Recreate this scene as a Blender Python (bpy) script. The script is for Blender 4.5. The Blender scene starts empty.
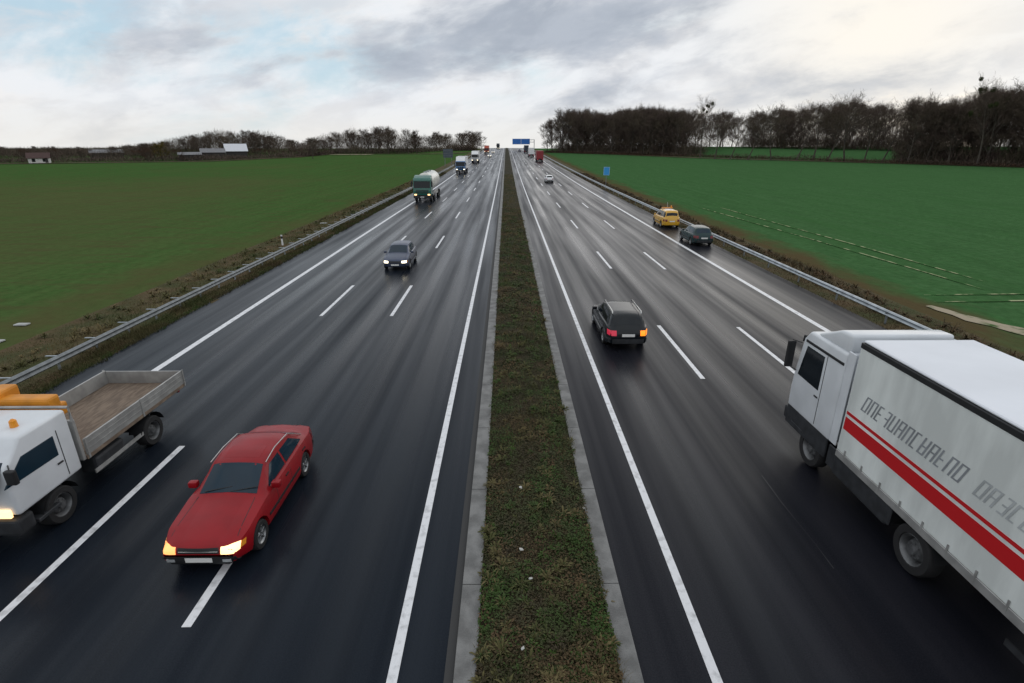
import bpy, bmesh, math, random
from mathutils import Vector, Matrix, noise
from mathutils.bvhtree import BVHTree
R = math.radians
S = bpy.context.scene
C = S.collection
random.seed(7)
CAMH = 8.0

# ------------------------------------------------------------------ terrain
EP = [(-60,0),(100,0),(150,.38),(200,.85),(250,1.45),(300,2.0),(350,2.45),(400,2.8),(450,2.97),(490,3.0),(540,2.85),(620,1.9),(720,-.2),(900,-5.5),(1500,-28),(4000,-130)]
def elev0(y):
    if y <= EP[0][0]: return 0.0
    for (a, za), (b, zb) in zip(EP, EP[1:]):
        if y <= b: return za + (zb-za)*(y-a)/(b-a)
    return EP[-1][1]
def elev(y):
    return sum(elev0(y+k*6) for k in (-3,-2,-1,0,1,2,3))/7.0
def sstep(a, b, x):
    t = max(0, min(1, (x-a)/(b-a))); return t*t*(3-2*t)
# wood edge on the right runs from (26,345) to (166,180)
WN = Vector((165, 140)).normalized()          # points away from the road
def wood_d(x, y): return (x-26)*WN.x + (y-345)*WN.y
def height(x, y):
    h = elev(y)
    if x > 20:
        h += 3.6*sstep(12, 62, wood_d(x, y))*sstep(20, 60, x)*sstep(420, 330, y)
    return h

# ------------------------------------------------------------------ materials
def newmat(name):
    m = bpy.data.materials.new(name); m.use_nodes = True
    nt = m.node_tree; b = nt.nodes['Principled BSDF']
    return m, nt, b
def mat(name, col, rough=.5, metal=0, var=0.0, scale=3.0, bump=0, bscale=None, emit=None, estr=0, coat=0, col2=None, stretch=None, spec=None, lo=.38, hi=.62, detail=4):
    m, nt, b = newmat(name)
    b.inputs['Roughness'].default_value = rough; b.inputs['Metallic'].default_value = metal
    if spec is not None: b.inputs['Specular IOR Level'].default_value = spec
    b.inputs['Coat Weight'].default_value = coat
    b.inputs['Coat Roughness'].default_value = .08
    c = tuple(col)+(1,)
    if var or col2 or bump:
        tc = nt.nodes.new('ShaderNodeTexCoord'); mp = nt.nodes.new('ShaderNodeMapping')
        nt.links.new(tc.outputs['Object'], mp.inputs[0])
        if stretch: mp.inputs['Scale'].default_value = stretch
        n = nt.nodes.new('ShaderNodeTexNoise'); n.inputs['Scale'].default_value = scale; n.inputs['Detail'].default_value = detail
        nt.links.new(mp.outputs[0], n.inputs[0])
        mr = nt.nodes.new('ShaderNodeMapRange'); mr.inputs[1].default_value = lo; mr.inputs[2].default_value = hi
        nt.links.new(n.outputs[0], mr.inputs[0])
        mx = nt.nodes.new('ShaderNodeMix'); mx.data_type = 'RGBA'
        nt.links.new(mr.outputs[0], mx.inputs[0])
        c2 = tuple(col2)+(1,) if col2 else tuple(x*(1-var) for x in col)+(1,)
        mx.inputs[6].default_value = c; mx.inputs[7].default_value = c2
        nt.links.new(mx.outputs[2], b.inputs['Base Color'])
        if bump:
            n2 = nt.nodes.new('ShaderNodeTexNoise'); n2.inputs['Scale'].default_value = bscale or scale*6; n2.inputs['Detail'].default_value = 3
            nt.links.new(mp.outputs[0], n2.inputs[0])
            bp = nt.nodes.new('ShaderNodeBump'); bp.inputs['Strength'].default_value = bump; bp.inputs['Distance'].default_value = .05
            nt.links.new(n2.outputs[0], bp.inputs['Height']); nt.links.new(bp.outputs[0], b.inputs['Normal'])
    else:
        b.inputs['Base Color'].default_value = c
    if emit:
        b.inputs['Emission Color'].default_value = tuple(emit)+(1,); b.inputs['Emission Strength'].default_value = estr
    return m

def road_mat(name, base, base2, lanes, rlo, rhi):
    m, nt, b = newmat(name)
    N = nt.nodes.new; L = nt.links.new
    tc = N('ShaderNodeTexCoord')
    def noi(scale, st, detail=4):
        mp = N('ShaderNodeMapping'); mp.inputs['Scale'].default_value = st; L(tc.outputs['Object'], mp.inputs[0])
        n = N('ShaderNodeTexNoise'); n.inputs['Scale'].default_value = scale; n.inputs['Detail'].default_value = detail
        L(mp.outputs[0], n.inputs[0]); return n.outputs[0]
    def mr(x, a, c, d=0, e=1):
        q = N('ShaderNodeMapRange'); q.inputs[1].default_value=a; q.inputs[2].default_value=c; q.inputs[3].default_value=d; q.inputs[4].default_value=e
        L(x, q.inputs[0]); return q.outputs[0]
    def math_(op, a, bb):
        q = N('ShaderNodeMath'); q.operation = op
        for i, v in enumerate((a, bb)):
            if isinstance(v, (int, float)): q.inputs[i].default_value = v
            else: L(v, q.inputs[i])
        return q.outputs[0]
    sep = N('ShaderNodeSeparateXYZ'); L(tc.outputs['Object'], sep.inputs[0])
    # wheel tracks: two darker, wetter bands in every lane
    tracks = None
    for (c0) in lanes:
        for dx in (-.82, .82):
            d = math_('ABSOLUTE', math_('SUBTRACT', sep.outputs[0], c0+dx), 0)
            t = mr(d, .15, .55, 1, 0)
            tracks = t if tracks is None else math_('MAXIMUM', tracks, t)
    st = noi(1.0, (1.6, .035, 1), 5)
    st2 = noi(1.0, (.35, .02, 1), 3)
    patch = noi(.25, (1, .35, 1), 4)
    fine = noi(40, (1, 1, 1), 2)
    s1 = mr(st, .35, .65)
    wet = math_('ADD', math_('MULTIPLY', s1, .45), math_('MULTIPLY', mr(st2, .35, .65), .35))
    wet = math_('ADD', wet, math_('MULTIPLY', tracks, .3))
    wet = math_('ADD', wet, math_('MULTIPLY', mr(patch, .3, .7), .1))
    L(mr(wet, .15, .95, .06, .20), b.inputs['Specular IOR Level'])
    rough = mr(wet, 0, 1.1, rhi, rlo); L(rough, b.inputs['Roughness'])
    mx = N('ShaderNodeMix'); mx.data_type='RGBA'; mx.inputs[6].default_value = tuple(base)+(1,); mx.inputs[7].default_value = tuple(base2)+(1,)
    L(mr(math_('ADD', math_('MULTIPLY', st, .45), math_('MULTIPLY', fine, .55)), .40, .60), mx.inputs[0])
    mx2 = N('ShaderNodeMix'); mx2.data_type='RGBA'; mx2.blend_type='MULTIPLY'; mx2.inputs[7].default_value=(.72,.72,.75,1)
    L(math_('MULTIPLY', tracks, .8), mx2.inputs[0]); L(mx.outputs[2], mx2.inputs[6]); L(mx2.outputs[2], b.inputs['Base Color'])
    bp = N('ShaderNodeBump'); bp.inputs['Strength'].default_value=.25; bp.inputs['Distance'].default_value=.004
    L(noi(90,(1,1,1),2), bp.inputs['Height']); L(bp.outputs[0], b.inputs['Normal'])
    b.inputs['Specular IOR Level'].default_value=.13; b.inputs['Specular Tint'].default_value=(.84,.93,1,1)
    return m

def field_mat(name, green, green2, brown, left):
    m, nt, b = newmat(name)
    N = nt.nodes.new; L = nt.links.new
    tc = N('ShaderNodeTexCoord')
    def noi(scale, st, detail=5, rot=0):
        mp = N('ShaderNodeMapping'); mp.inputs['Scale'].default_value = st; mp.inputs['Rotation'].default_value=(0,0,rot); L(tc.outputs['Object'], mp.inputs[0])
        n = N('ShaderNodeTexNoise'); n.inputs['Scale'].default_value = scale; n.inputs['Detail'].default_value = detail
        L(mp.outputs[0], n.inputs[0]); return n.outputs[0]
    def mr(x, a, c, d=0, e=1):
        q = N('ShaderNodeMapRange'); q.inputs[1].default_value=a; q.inputs[2].default_value=c; q.inputs[3].default_value=d; q.inputs[4].default_value=e
        L(x, q.inputs[0]); return q.outputs[0]
    def math_(op, a, bb):
        q = N('ShaderNodeMath'); q.operation = op
        for i, v in enumerate((a, bb)):
            if isinstance(v, (int, float)): q.inputs[i].default_value = v
            else: L(v, q.inputs[i])
        return q.outputs[0]
    def mix(f, a, c):
        q = N('ShaderNodeMix'); q.data_type='RGBA'; L(f, q.inputs[0])
        for i, v in ((6,a),(7,c)):
            if isinstance(v, tuple): q.inputs[i].default_value = v+(1,)
            else: L(v, q.inputs[i])
        return q.outputs[2]
    sep = N('ShaderNodeSeparateXYZ'); L(tc.outputs['Object'], sep.inputs[0])
    rows = noi(1.0, (1.6, .04, 1), 5)
    big = noi(.02, (1, 1, 1), 5)
    fine = noi(2.2, (1, 1, 1), 6)
    g = mix(mr(rows, .35, .65), green, green2)
    g = mix(mr(fine, .35, .7, 0, .6), g, tuple(c*.62 for c in green))
    if left:
        far = math_('MULTIPLY', mr(sep.outputs[1], 105, 150, 1, 0), mr(sep.outputs[1], 12, 45))
        side = mr(math_('ADD', sep.outputs[0], math_('MULTIPLY', sep.outputs[1], .22)), -14, -34, .25, 1)
        cross = noi(.09, (.25, 1.6, 1), 4)
        f = math_('MULTIPLY', math_('MULTIPLY', far, side), mr(cross, .3, .6, .55, 1))
        f = math_('MINIMUM', math_('ADD', math_('MULTIPLY', f, .50), math_('MULTIPLY', mr(big, .5, .72), .30)), 1.0)
        g = mix(f, g, brown)
        g = mix(mr(noi(5, (1,1,1), 3), .55, .75, 0, .4), g, tuple(c*1.1 for c in brown))
        g = mix(mr(noi(.5, (.5,1.8,1), 6), .50, .66, 0, .45), g, tuple(c*.8 for c in brown))
        edge = math_('ADD', sep.outputs[0], math_('MULTIPLY', noi(.35, (1,.5,1), 5), 12))
        edge = math_('SUBTRACT', edge, math_('MULTIPLY', sep.outputs[1], .06))
        g = mix(mr(edge, -24, -15.5, 0, .85), g, (.088,.080,.036))
    else:
        g = mix(mr(big, .5, .75, 0, .45), g, tuple(c*.8 for c in green2))
        g = mix(mr(noi(4, (1,1,1), 3), .6, .8, 0, .3), g, brown)
        g = mix(mr(noi(.35, (1.6,.6,1), 6), .48, .68, 0, .35), g, tuple(c*.62 for c in green2))
        edge = math_('SUBTRACT', sep.outputs[0], math_('MULTIPLY', noi(.5, (1,.5,1), 5), 6))
        g = mix(mr(edge, 19, 22, .9, 0), g, (.095,.065,.035))
    L(g, b.inputs['Base Color'])
    b.inputs['Roughness'].default_value=.9; b.inputs['Specular IOR Level'].default_value=0.0
    bp = N('ShaderNodeBump'); bp.inputs['Strength'].default_value=.8; bp.inputs['Distance'].default_value=.2
    L(noi(4,(1,.3,1),4), bp.inputs['Height']); L(bp.outputs[0], b.inputs['Normal'])
    return m

M = {}
M['road_l'] = road_mat('wet_asphalt_left', (.0055,.0085,.014), (.011,.015,.022), (-3.74,-7.4,-11.1), .16, .46)
M['road_r'] = road_mat('wet_asphalt_right', (.008,.009,.013), (.017,.017,.022), (5.2,8.86,12.6), .20, .50)
M['line'] = mat('road_paint', (.72,.73,.75), .45, var=.5, scale=5, bump=.2, bscale=60, lo=.5, hi=.78, detail=8)
M['conc'] = mat('kerb_concrete', (.20,.20,.195), .75, var=.4, scale=2.5, bump=.4, bscale=30)
M['joint'] = mat('joint', (.04,.04,.04), .9)
M['field_l'] = field_mat('young_crop_left', (.050,.112,.031), (.062,.132,.038), (.100,.086,.042), True)
M['field_r'] = field_mat('young_crop_right', (.052,.130,.045), (.064,.143,.056), (.10,.10,.05), False)
M['verge'] = mat('rough_verge_grass', (.055,.060,.024), .95, scale=.5, col2=(.095,.068,.036), bump=1, bscale=8, spec=.1, detail=8)
M['soil'] = mat('median_soil', (.020,.024,.010), .95, scale=.9, col2=(.042,.032,.020), bump=1, bscale=14, spec=.1, detail=8)
M['margin'] = mat('brown_field_margin', (.085,.055,.032), .95, scale=.3, col2=(.055,.055,.03), bump=.8, spec=.1, detail=8)
M['sand'] = mat('pale_earth', (.36,.31,.23), .95, scale=.9, col2=(.06,.115,.04), bump=.6, detail=9, lo=.46, hi=.58, spec=0)
M['tram'] = mat('tractor_rut', (.36,.38,.22), .95, scale=1.3, col2=(.053,.125,.043), stretch=(1,1,1), detail=7, lo=.42, hi=.56, spec=0)
M['blade_g'] = mat('green_weed', (.034,.068,.012), .75, scale=1.1, col2=(.048,.038,.020), detail=5, spec=.25)
M['blade_v'] = mat('verge_weed', (.050,.062,.018), .85, scale=.5, col2=(.075,.055,.028), detail=5, spec=.2)
M['tuft_g'] = mat('bright_weed', (.058,.105,.020), .7, scale=1.5, col2=(.045,.07,.02), detail=4, spec=.25)
M['blade_b'] = mat('dry_weed', (.115,.075,.040), .85, scale=.8, col2=(.040,.036,.018), detail=5, spec=.2)
M['blade_l'] = mat('light_dry_grass', (.15,.115,.055), .85, scale=.4, col2=(.055,.070,.022), detail=5, spec=.2)
M['bark'] = mat('bark', (.065,.055,.048), .95, scale=1.5, col2=(.09,.08,.066), spec=.1)
M['twig'] = mat('twigs', (.085,.062,.054), .95, scale=.15, col2=(.105,.085,.062), spec=.1)
M['twig_r'] = mat('reddish_twigs', (.075,.042,.028), .95, scale=.2, col2=(.05,.035,.026), spec=.1)
M['leaf_y'] = mat('yellowish_leaves', (.16,.12,.035), .9, scale=.5, col2=(.09,.075,.03), spec=.1)
M['mistle'] = mat('mistletoe_leaves', (.030,.040,.014), .9, scale=1, col2=(.045,.055,.02), spec=.1)
M['galv'] = mat('galvanised_steel', (.42,.46,.49), .42, .75, var=.3, scale=2, bump=.1)
M['galv_d'] = mat('galvanised_post', (.22,.24,.25), .55, .6, var=.3, scale=4)
M['rubber'] = mat('tyre_rubber', (.012,.012,.013), .75, var=.2, scale=8)
M['rim'] = mat('wheel_rim', (.30,.31,.32), .35, .8, var=.3, scale=6)
M['rim_w'] = mat('truck_rim', (.16,.165,.17), .45, .5, var=.4, scale=5)
M['glass'] = mat('dark_glass', (.006,.010,.014), .08, spec=.35, var=.2, scale=1)
M['glass_b'] = mat('bluish_glass', (.010,.028,.046), .10, spec=.35, var=.2, scale=1)
M['black'] = mat('black_plastic', (.013,.014,.016), .55, var=.3, scale=5)
M['chassis'] = mat('chassis_grey', (.035,.038,.043), .6, .2, var=.4, scale=4)
M['chrome'] = mat('bright_trim', (.55,.55,.54), .2, .9)
M['red'] = mat('red_car_paint', (.27,.005,.010), .36, var=.15, scale=2, coat=.12, spec=.25)
M['blk'] = mat('black_car_paint', (.005,.008,.011), .22, var=.1, scale=2, spec=.38)
M['gblue'] = mat('grey_blue_car_paint', (.05,.065,.11), .3, .3, var=.1, scale=2, coat=.15)
M['dgreen'] = mat('dark_green_car_paint', (.006,.030,.032), .25, 0, var=.1, scale=2, spec=.4)
M['yel'] = mat('yellow_car_paint', (.62,.34,.02), .35, var=.08, scale=2, coat=.6)
M['white'] = mat('white_paint', (.66,.69,.72), .38, var=.1, scale=1.5, coat=.3)
M['white_c'] = mat('white_car_paint', (.75,.76,.77), .35, var=.06, scale=1.5, coat=.5)
M['tarp'] = mat('white_tarpaulin', (.74,.78,.76), .55, var=.22, scale=1.2, bump=.5, bscale=1.6, stretch=(1,1.4,.35), detail=7)
M['tarp_roof'] = mat('white_roof_tarpaulin', (.72,.75,.80), .55, var=.08, scale=.5, bump=.1, bscale=2)
M['stripe'] = mat('red_stripe', (.50,.008,.012), .5)
M['letter'] = mat('grey_lettering', (.26,.28,.30), .6, var=.25, scale=3)
M['letter2'] = mat('pale_grey_lettering', (.44,.47,.48), .6, var=.25, scale=3)
M['alu'] = mat('aluminium_board', (.40,.40,.39), .45, .4, var=.25, scale=3)
M['wood'] = mat('truck_bed_wood', (.22,.165,.12), .85, scale=6, col2=(.13,.095,.07), stretch=(3,.5,1), bump=.3)
M['orange'] = mat('orange_paint', (.70,.27,.02), .5, var=.2, scale=3)
M['green_t'] = mat('green_truck_paint', (.015,.13,.10), .35, var=.15, scale=2, coat=.5)
M['blue_t'] = mat('blue_truck_paint', (.06,.17,.36), .35, var=.1, scale=2, coat=.5)
M['red_t'] = mat('dull_red_truck', (.26,.022,.03), .5, var=.15, scale=1)
M['redor'] = mat('orange_red_truck', (.42,.07,.035), .5, var=.15, scale=1)
M['tank'] = mat('cream_tank', (.62,.62,.56), .35, var=.15, scale=1, coat=.3)
M['dkblue'] = mat('dark_blue_truck', (.02,.03,.05), .45, var=.1, scale=1)
M['signblue'] = mat('sign_blue', (.02,.16,.55), .4, var=.06, scale=1)
M['signblue2'] = mat('small_sign_blue', (.03,.30,.68), .4, var=.06, scale=1)
M['signback'] = mat('sign_back_grey', (.075,.095,.12), .5, .3, var=.15, scale=1)
M['plate'] = mat('number_plate', (.7,.7,.68), .4)
M['hl'] = mat('lit_headlight', (.9,.88,.8), .2, emit=(1,.88,.62), estr=3)
M['hl2'] = mat('warm_lit_headlight', (.9,.7,.5), .2, emit=(1,.60,.24), estr=2.2)
M['hl_amber'] = mat('amber_lit_lamp', (.9,.4,.2), .2, emit=(1,.34,.08), estr=1.6)
M['lamp_off'] = mat('clear_lamp', (.35,.37,.38), .15, var=.2)
M['tl'] = mat('tail_light', (.14,.006,.010), .25)
M['tl_on'] = mat('lit_tail_light', (.25,.01,.02), .2, emit=(1,.05,.12), estr=.35)
M['ind'] = mat('lit_indicator', (.5,.14,.01), .2, emit=(1,.24,.01), estr=1.5)
M['amber'] = mat('amber_lens', (.75,.28,.02), .2)
M['paper'] = mat('litter', (.50,.50,.47), .8, var=.15)
M['stone'] = mat('pale_slab', (.42,.43,.42), .8, var=.3)
M['roof_met'] = mat('bright_barn_roof', (.62,.64,.68), .4, var=.1)
M['roof_g'] = mat('grey_shed_roof', (.20,.20,.21), .7, var=.3)
M['roof_red'] = mat('brown_red_roof_tiles', (.07,.035,.03), .8, var=.3)
M['wall_w'] = mat('white_render', (.62,.61,.58), .8, var=.15)
M['wall_d'] = mat('dark_timber_wall', (.05,.045,.045), .9, var=.3)
M['wall_g'] = mat('grey_wall', (.20,.19,.18), .9, var=.2)

# ------------------------------------------------------------------ object helpers
def tag(o, label=None, cat=None, group=None, kind=None):
    if label: o['label'] = label
    if cat: o['category'] = cat
    if group: o['group'] = group
    if kind: o['kind'] = kind
    return o
def obj(name, bm, m, parent=None, smooth=False, label=None, sharp=None):
    me = bm if isinstance(bm, bpy.types.Mesh) else bpy.data.meshes.new(name)
    if not isinstance(bm, bpy.types.Mesh):
        bmesh.ops.recalc_face_normals(bm, faces=bm.faces)
        bm.to_mesh(me); bm.free()
    if isinstance(m, str): m = M[m]
    me.materials.clear(); me.materials.append(m)
    if smooth:
        for p in me.polygons: p.use_smooth = True
        if sharp: me.set_sharp_from_angle(angle=R(sharp))
    o = bpy.data.objects.new(name, me); C.objects.link(o)
    if parent: o.parent = parent
    if label: o['label'] = label
    return o
def raw(name, verts, faces, m, parent=None, smooth=False):
    me = bpy.data.meshes.new(name); me.from_pydata(verts, [], faces); me.update()
    return obj(name, me, m, parent, smooth)
def thing(name, label, cat, loc=(0,0,0), rz=0, group=None):
    o = bpy.data.objects.new(name, None); C.objects.link(o)
    o.location = loc; o.rotation_euler = (0,0,rz); o.empty_display_size = .3
    return tag(o, label, cat, group)
def box(bm, x0,x1,y0,y1,z0,z1, bev=0, seg=1, mtx=None):
    r = bmesh.ops.create_cube(bm, size=1); vs = r['verts']
    for v in vs:
        v.co = Vector(((x0+x1)/2+v.co.x*(x1-x0), (y0+y1)/2+v.co.y*(y1-y0), (z0+z1)/2+v.co.z*(z1-z0)))
    if bev:
        es = list({e for v in vs for e in v.link_edges})
        g = bmesh.ops.bevel(bm, geom=es, offset=bev, segments=seg, profile=.6, affect='EDGES')
        vs = list({v for f in g['faces'] for v in f.verts}) + [v for v in vs if v.is_valid]
    if mtx is not None:
        for v in set(v for v in vs if v.is_valid): v.co = mtx @ v.co
    return bm
def B(*a, **k):
    bm = bmesh.new(); box(bm, *a, **k); return bm
def tube(bm, pts, rads, n=6, cap=True):
    rings = []
    for i, p in enumerate(pts):
        p = Vector(p)
        d = (Vector(pts[min(i+1,len(pts)-1)])-Vector(pts[max(i-1,0)])).normalized()
        a = d.orthogonal().normalized(); b_ = d.cross(a)
        r = rads[i] if isinstance(rads,(list,tuple)) else rads
        rings.append([bm.verts.new(p+(a*math.cos(2*math.pi*k/n)+b_*math.sin(2*math.pi*k/n))*r) for k in range(n)])
    for A, Bq in zip(rings, rings[1:]):
        for k in range(n): bm.faces.new((A[k],A[(k+1)%n],Bq[(k+1)%n],Bq[k]))
    if cap:
        bm.faces.new(rings[0]); bm.faces.new(rings[-1][::-1])
def T(pts, rads, n=6):
    bm = bmesh.new(); tube(bm, pts, rads, n); return bm
def prism_x(poly, x0, x1, bev=0, seg=2):
    """poly: (y,z) outline extruded along x"""
    bm = bmesh.new()
    a = [bm.verts.new((x0,y,z)) for y,z in poly]; b_ = [bm.verts.new((x1,y,z)) for y,z in poly]
    bm.faces.new(a); bm.faces.new(b_[::-1]); n = len(poly)
    for i in range(n): bm.faces.new((a[i],b_[i],b_[(i+1)%n],a[(i+1)%n]))
    bmesh.ops.recalc_face_normals(bm, faces=bm.faces)
    if bev: bmesh.ops.bevel(bm, geom=list(bm.edges), offset=bev, segments=seg, profile=.5, affect='EDGES')
    return bm
def lathe_x(bm, prof, n=28, c=(0,0,0)):
    """prof: (x,r) revolved about the x axis"""
    rings = []
    for x, r in prof:
        rings.append([bm.verts.new((c[0]+x, c[1]+r*math.cos(2*math.pi*k/n), c[2]+r*math.sin(2*math.pi*k/n))) for k in range(n)])
    for A, Bq in zip(rings, rings[1:]):
        for k in range(n): bm.faces.new((A[k],A[(k+1)%n],Bq[(k+1)%n],Bq[k]))
    return rings
def copy_thing(root, loc, rz, label=None, scale=None):
    r = root.copy(); C.objects.link(r); r.location = loc; r.rotation_euler = (0,0,rz)
    if scale: r.scale = scale
    if label: r['label'] = label
    for ch in root.children:
        c = ch.copy(); C.objects.link(c); c.parent = r
        for g in ch.children:
            d = g.copy(); C.objects.link(d); d.parent = c
    return r

# ------------------------------------------------------------------ ground sheets
def strip(name, x0, x1, y0, y1, dz, m, step=8, nx=1, hf=None, wob=0, thick=0):
    ys = [y0]; 
    while ys[-1] < y1-1e-6: ys.append(min(y1, ys[-1]+step))
    vs=[]; fs=[]
    for y in ys:
        for i in range(nx+1):
            x = x0+(x1-x0)*i/nx
            if wob and i in (0,nx): x += wob*noise.noise(Vector((y*.7, i*9.1, x0)))
            z = (hf(x,y) if hf else elev(y))+dz
            vs.append((x,y,z))
    w=nx+1
    for j in range(len(ys)-1):
        for i in range(nx): fs.append((j*w+i, j*w+i+1, (j+1)*w+i+1, (j+1)*w+i))
    return vs, fs
def sheet(name, *a, mat_, kind='structure', **k):
    vs, fs = strip(name, *a, None, **k)
    o = raw(name, vs, fs, mat_)
    if kind: o['kind']=kind
    return o
def ys_list(a, b):
    out=[]; y=a
    while y<b:
        out.append(y); y += 4 if y<60 else 8 if y<200 else 15 if y<600 else 60 if y<1500 else 300
    out.append(b); return out
def terrain(name, xs, y0, y1, dz, m, hf=height, bump=0):
    ys = ys_list(y0,y1); vs=[]; fs=[]; w=len(xs)
    for y in ys:
        for x in xs:
            z = hf(x,y)+dz
            if bump: z += bump*noise.noise(Vector((x*.35,y*.35,0)))
            vs.append((x,y,z))
    for j in range(len(ys)-1):
        for i in range(w-1): fs.append((j*w+i,j*w+i+1,(j+1)*w+i+1,(j+1)*w+i))
    o = raw(name, vs, fs, m, smooth=True); o['kind']='structure'; return o

xsL = [-2500,-1500,-900,-600,-400,-300,-240,-200,-170,-140,-120,-100,-85,-70,-60,-50,-42,-36,-31,-27,-24,-21.5]
xsR = [21.5,24,27,31,36,42,50,60,70,80,90,100,110,120,130,140,150,165,180,200,240,300,400,600,900,1500,2500]
terrain('left_field', xsL, -60, 4000, -.35, 'field_l', bump=.06)
terrain('right_field', xsR, -60, 4000, -.35, 'field_r', bump=.06)
def vergeL(x,y):   # slopes from tarmac down to the field
    t = (-15.6-x)/6.0
    return elev(y) - .03 - .32*sstep(.15,1,t)
def vergeR(x,y):
    t = (x-17.2)/4.4
    return elev(y) - .03 - .32*sstep(.15,1,t)
terrain('left_verge', [-21.7,-21,-20,-19,-18,-17,-16.3,-15.6], -60, 1500, 0, 'verge', hf=vergeL, bump=.05)
terrain('right_verge', [17.2,17.8,18.6,19.4,20.2,21.0,21.7], -60, 1500, 0, 'verge', hf=vergeR, bump=.05)
terrain('subsoil', [-21,0,21], -60, 1500, -.6, 'soil', hf=lambda x,y: elev(y))
def carriage(name, x0, x1, m):
    o = terrain(name, [x0,(x0+x1)/2,x1], -60, 1500, 0, m, hf=lambda x,y: elev(y)); return o
carriage('left_carriageway', -15.85, -.84, 'road_l')
carriage('right_carriageway', 2.12, 17.35, 'road_r')

def line(name, xc, w, y0, y1):
    return sheet(name, xc-w/2, xc+w/2, y0, y1, .006, mat_='line', step=6)
for nm, xc, w in (('edge_line',-1.84,.17),('edge_line',-13.15,.27),('edge_line',3.31,.17),('edge_line',14.5,.27)):
    line(nm, xc, w, -40, 700)
def dashes(xc, y_end, name='lane_line'):
    """one painted line made of 6 m dashes every 18 m; y_end = far end of one known dash"""
    y = y_end-6-18*6; vs=[]; fs=[]
    while y < 700:
        a, b_ = strip('', xc-.085, xc+.085, y, y+6, .006, None, step=3)
        n = len(vs); vs += a; fs += [tuple(i+n for i in f) for f in b_]; y += 18
    o = raw(name, vs, fs, 'line'); o['kind']='structure'
def Dp(py): return (4577/(py-142)-2.79)/.937
dashes(-5.66, Dp(283.5)-.4); dashes(-9.12, Dp(285)); dashes(7.07, Dp(326)); dashes(10.66, Dp(328))
# faint sealed crack in the right carriageway
o = sheet('sealed_crack', 6.50, 6.53, 8.4, 11.6, .006, mat_='chassis', step=.7, wob=.05)

# kerbs: concrete strips with joints
def kerb(name, x0, x1, y1=560):
    bm = bmesh.new(); y=-10.0
    while y < y1:
        L_ = 3.0 if y<90 else 30
        z=(elev(y)+elev(y+L_))/2
        r = bmesh.ops.create_cube(bm,size=1)
        for v in r['verts']:
            yy = y+L_/2+v.co.y*(L_-(.02 if L_<10 else 0)); 
            v.co = Vector(((x0+x1)/2+v.co.x*(x1-x0), yy, elev(yy)+(.07 if v.co.z>0 else -.3)))
        y += L_
    o = obj(name, bm, 'conc'); o['kind']='structure'
kerb('left_kerb', -.86, -.50); kerb('right_kerb', 1.79, 2.13)
o = sheet('gutter', -1.02, -.86, -10, 560, .004, mat_='joint')
# median soil, slightly heaped
def med(x,y):
    t = (x-.65)/1.15
    return elev(y)+.03+.14*(1-t*t)+.05*noise.noise(Vector((x*2,y*1.3,0)))*(1 if y<150 else 0)
terrain('median_soil', [-.5,-.3,0,.3,.65,1,1.3,1.6,1.79], -10, 560, 0, 'soil', hf=med)

# ------------------------------------------------------------------ weeds (stuff)
def blades(name, fn, count, kind, m):
    """fn() -> (x,y,z,h,w,lean)"""
    vs=[]; fs=[]
    for _ in range(count):
        x,y,z,h,w,ln = fn()
        a = random.uniform(0,6.283); ca,sa = math.cos(a)*w/2, math.sin(a)*w/2
        b_ = random.uniform(0,6.283); lx,ly = math.cos(b_)*ln*h, math.sin(b_)*ln*h
        n=len(vs)
        if kind=='blade':
            vs += [(x-ca,y-sa,z-.02),(x+ca,y+sa,z-.02),(x+ca*.7+lx*.4,y+sa*.7+ly*.4,z+h*.6),(x-ca*.7+lx*.4,y-sa*.7+ly*.4,z+h*.6),(x+lx,y+ly,z+h)]
            fs += [(n,n+1,n+2,n+3),(n+3,n+2,n+4)]
        else:
            t = random.uniform(-.9,.9); q=Vector((math.cos(a),math.sin(a),t*.6)).normalized()*w
            p = Vector((-math.sin(a),math.cos(a),random.uniform(-.5,.8))).normalized()*w*.6
            c = Vector((x,y,z+h))
            vs += [c-q, c+p, c+q, c-p]; fs += [(n,n+1,n+2,n+3)]
    o = raw(name, vs, fs, m); tag(o, kind='stuff'); return o
def near(a, b, p=2.2):   # more samples near a
    return a+(b-a)*random.random()**p
def clump(x,y,s=1.1): return noise.noise(Vector((x*s,y*s*.6,3.3)))
def f_leaf(sel):
    def f():
        while True:
            x=random.uniform(-.52,1.82); y=near(4.5,70,2.4)
            c = clump(x,y)
            if (c>-.02)==(sel>0) or random.random()<.25: break
        sc = 1 if y<25 else 1.6
        hh = random.uniform(0,.10)+.14*max(0,noise.noise(Vector((x*1.5,y*.9,9))))
        return x,y,med(x,y),hh,random.uniform(.015,.034)*sc,0
    return f
tag(blades('median_ground_cover', f_leaf(1), 52000, 'leaf', 'blade_g'), 'low dark green weeds covering the central reservation', 'weeds')
tag(blades('median_dead_leaves', f_leaf(-1), 34000, 'leaf', 'blade_b'), 'brown withered weeds scattered over the central reservation', 'dead weeds')
def f_bl():
    x=random.uniform(-.55,1.85); y=near(4.5,140,2.4); c=max(0,clump(x,y,.8)+.25)
    return x,y,med(x,y),.05+.28*c*random.random(),random.uniform(.008,.016)*(1 if y<30 else 2.2),.7
tag(blades('median_grass', f_bl, 30000, 'blade', 'blade_l'), 'thin grass blades standing in the central reservation', 'grass')
def f_vl(x0,x1,hf,hmax,y1=150):
    def f():
        x=random.uniform(x0,x1); y=near(8,y1,1.7); c=max(0,noise.noise(Vector((x*.5,y*.25,1)))+.35)
        sc = 1+max(0,y-20)/30
        return x,y,hf(x,y),(.05+hmax*c*random.random()),random.uniform(.012,.022)*sc,.6
    return f
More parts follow.
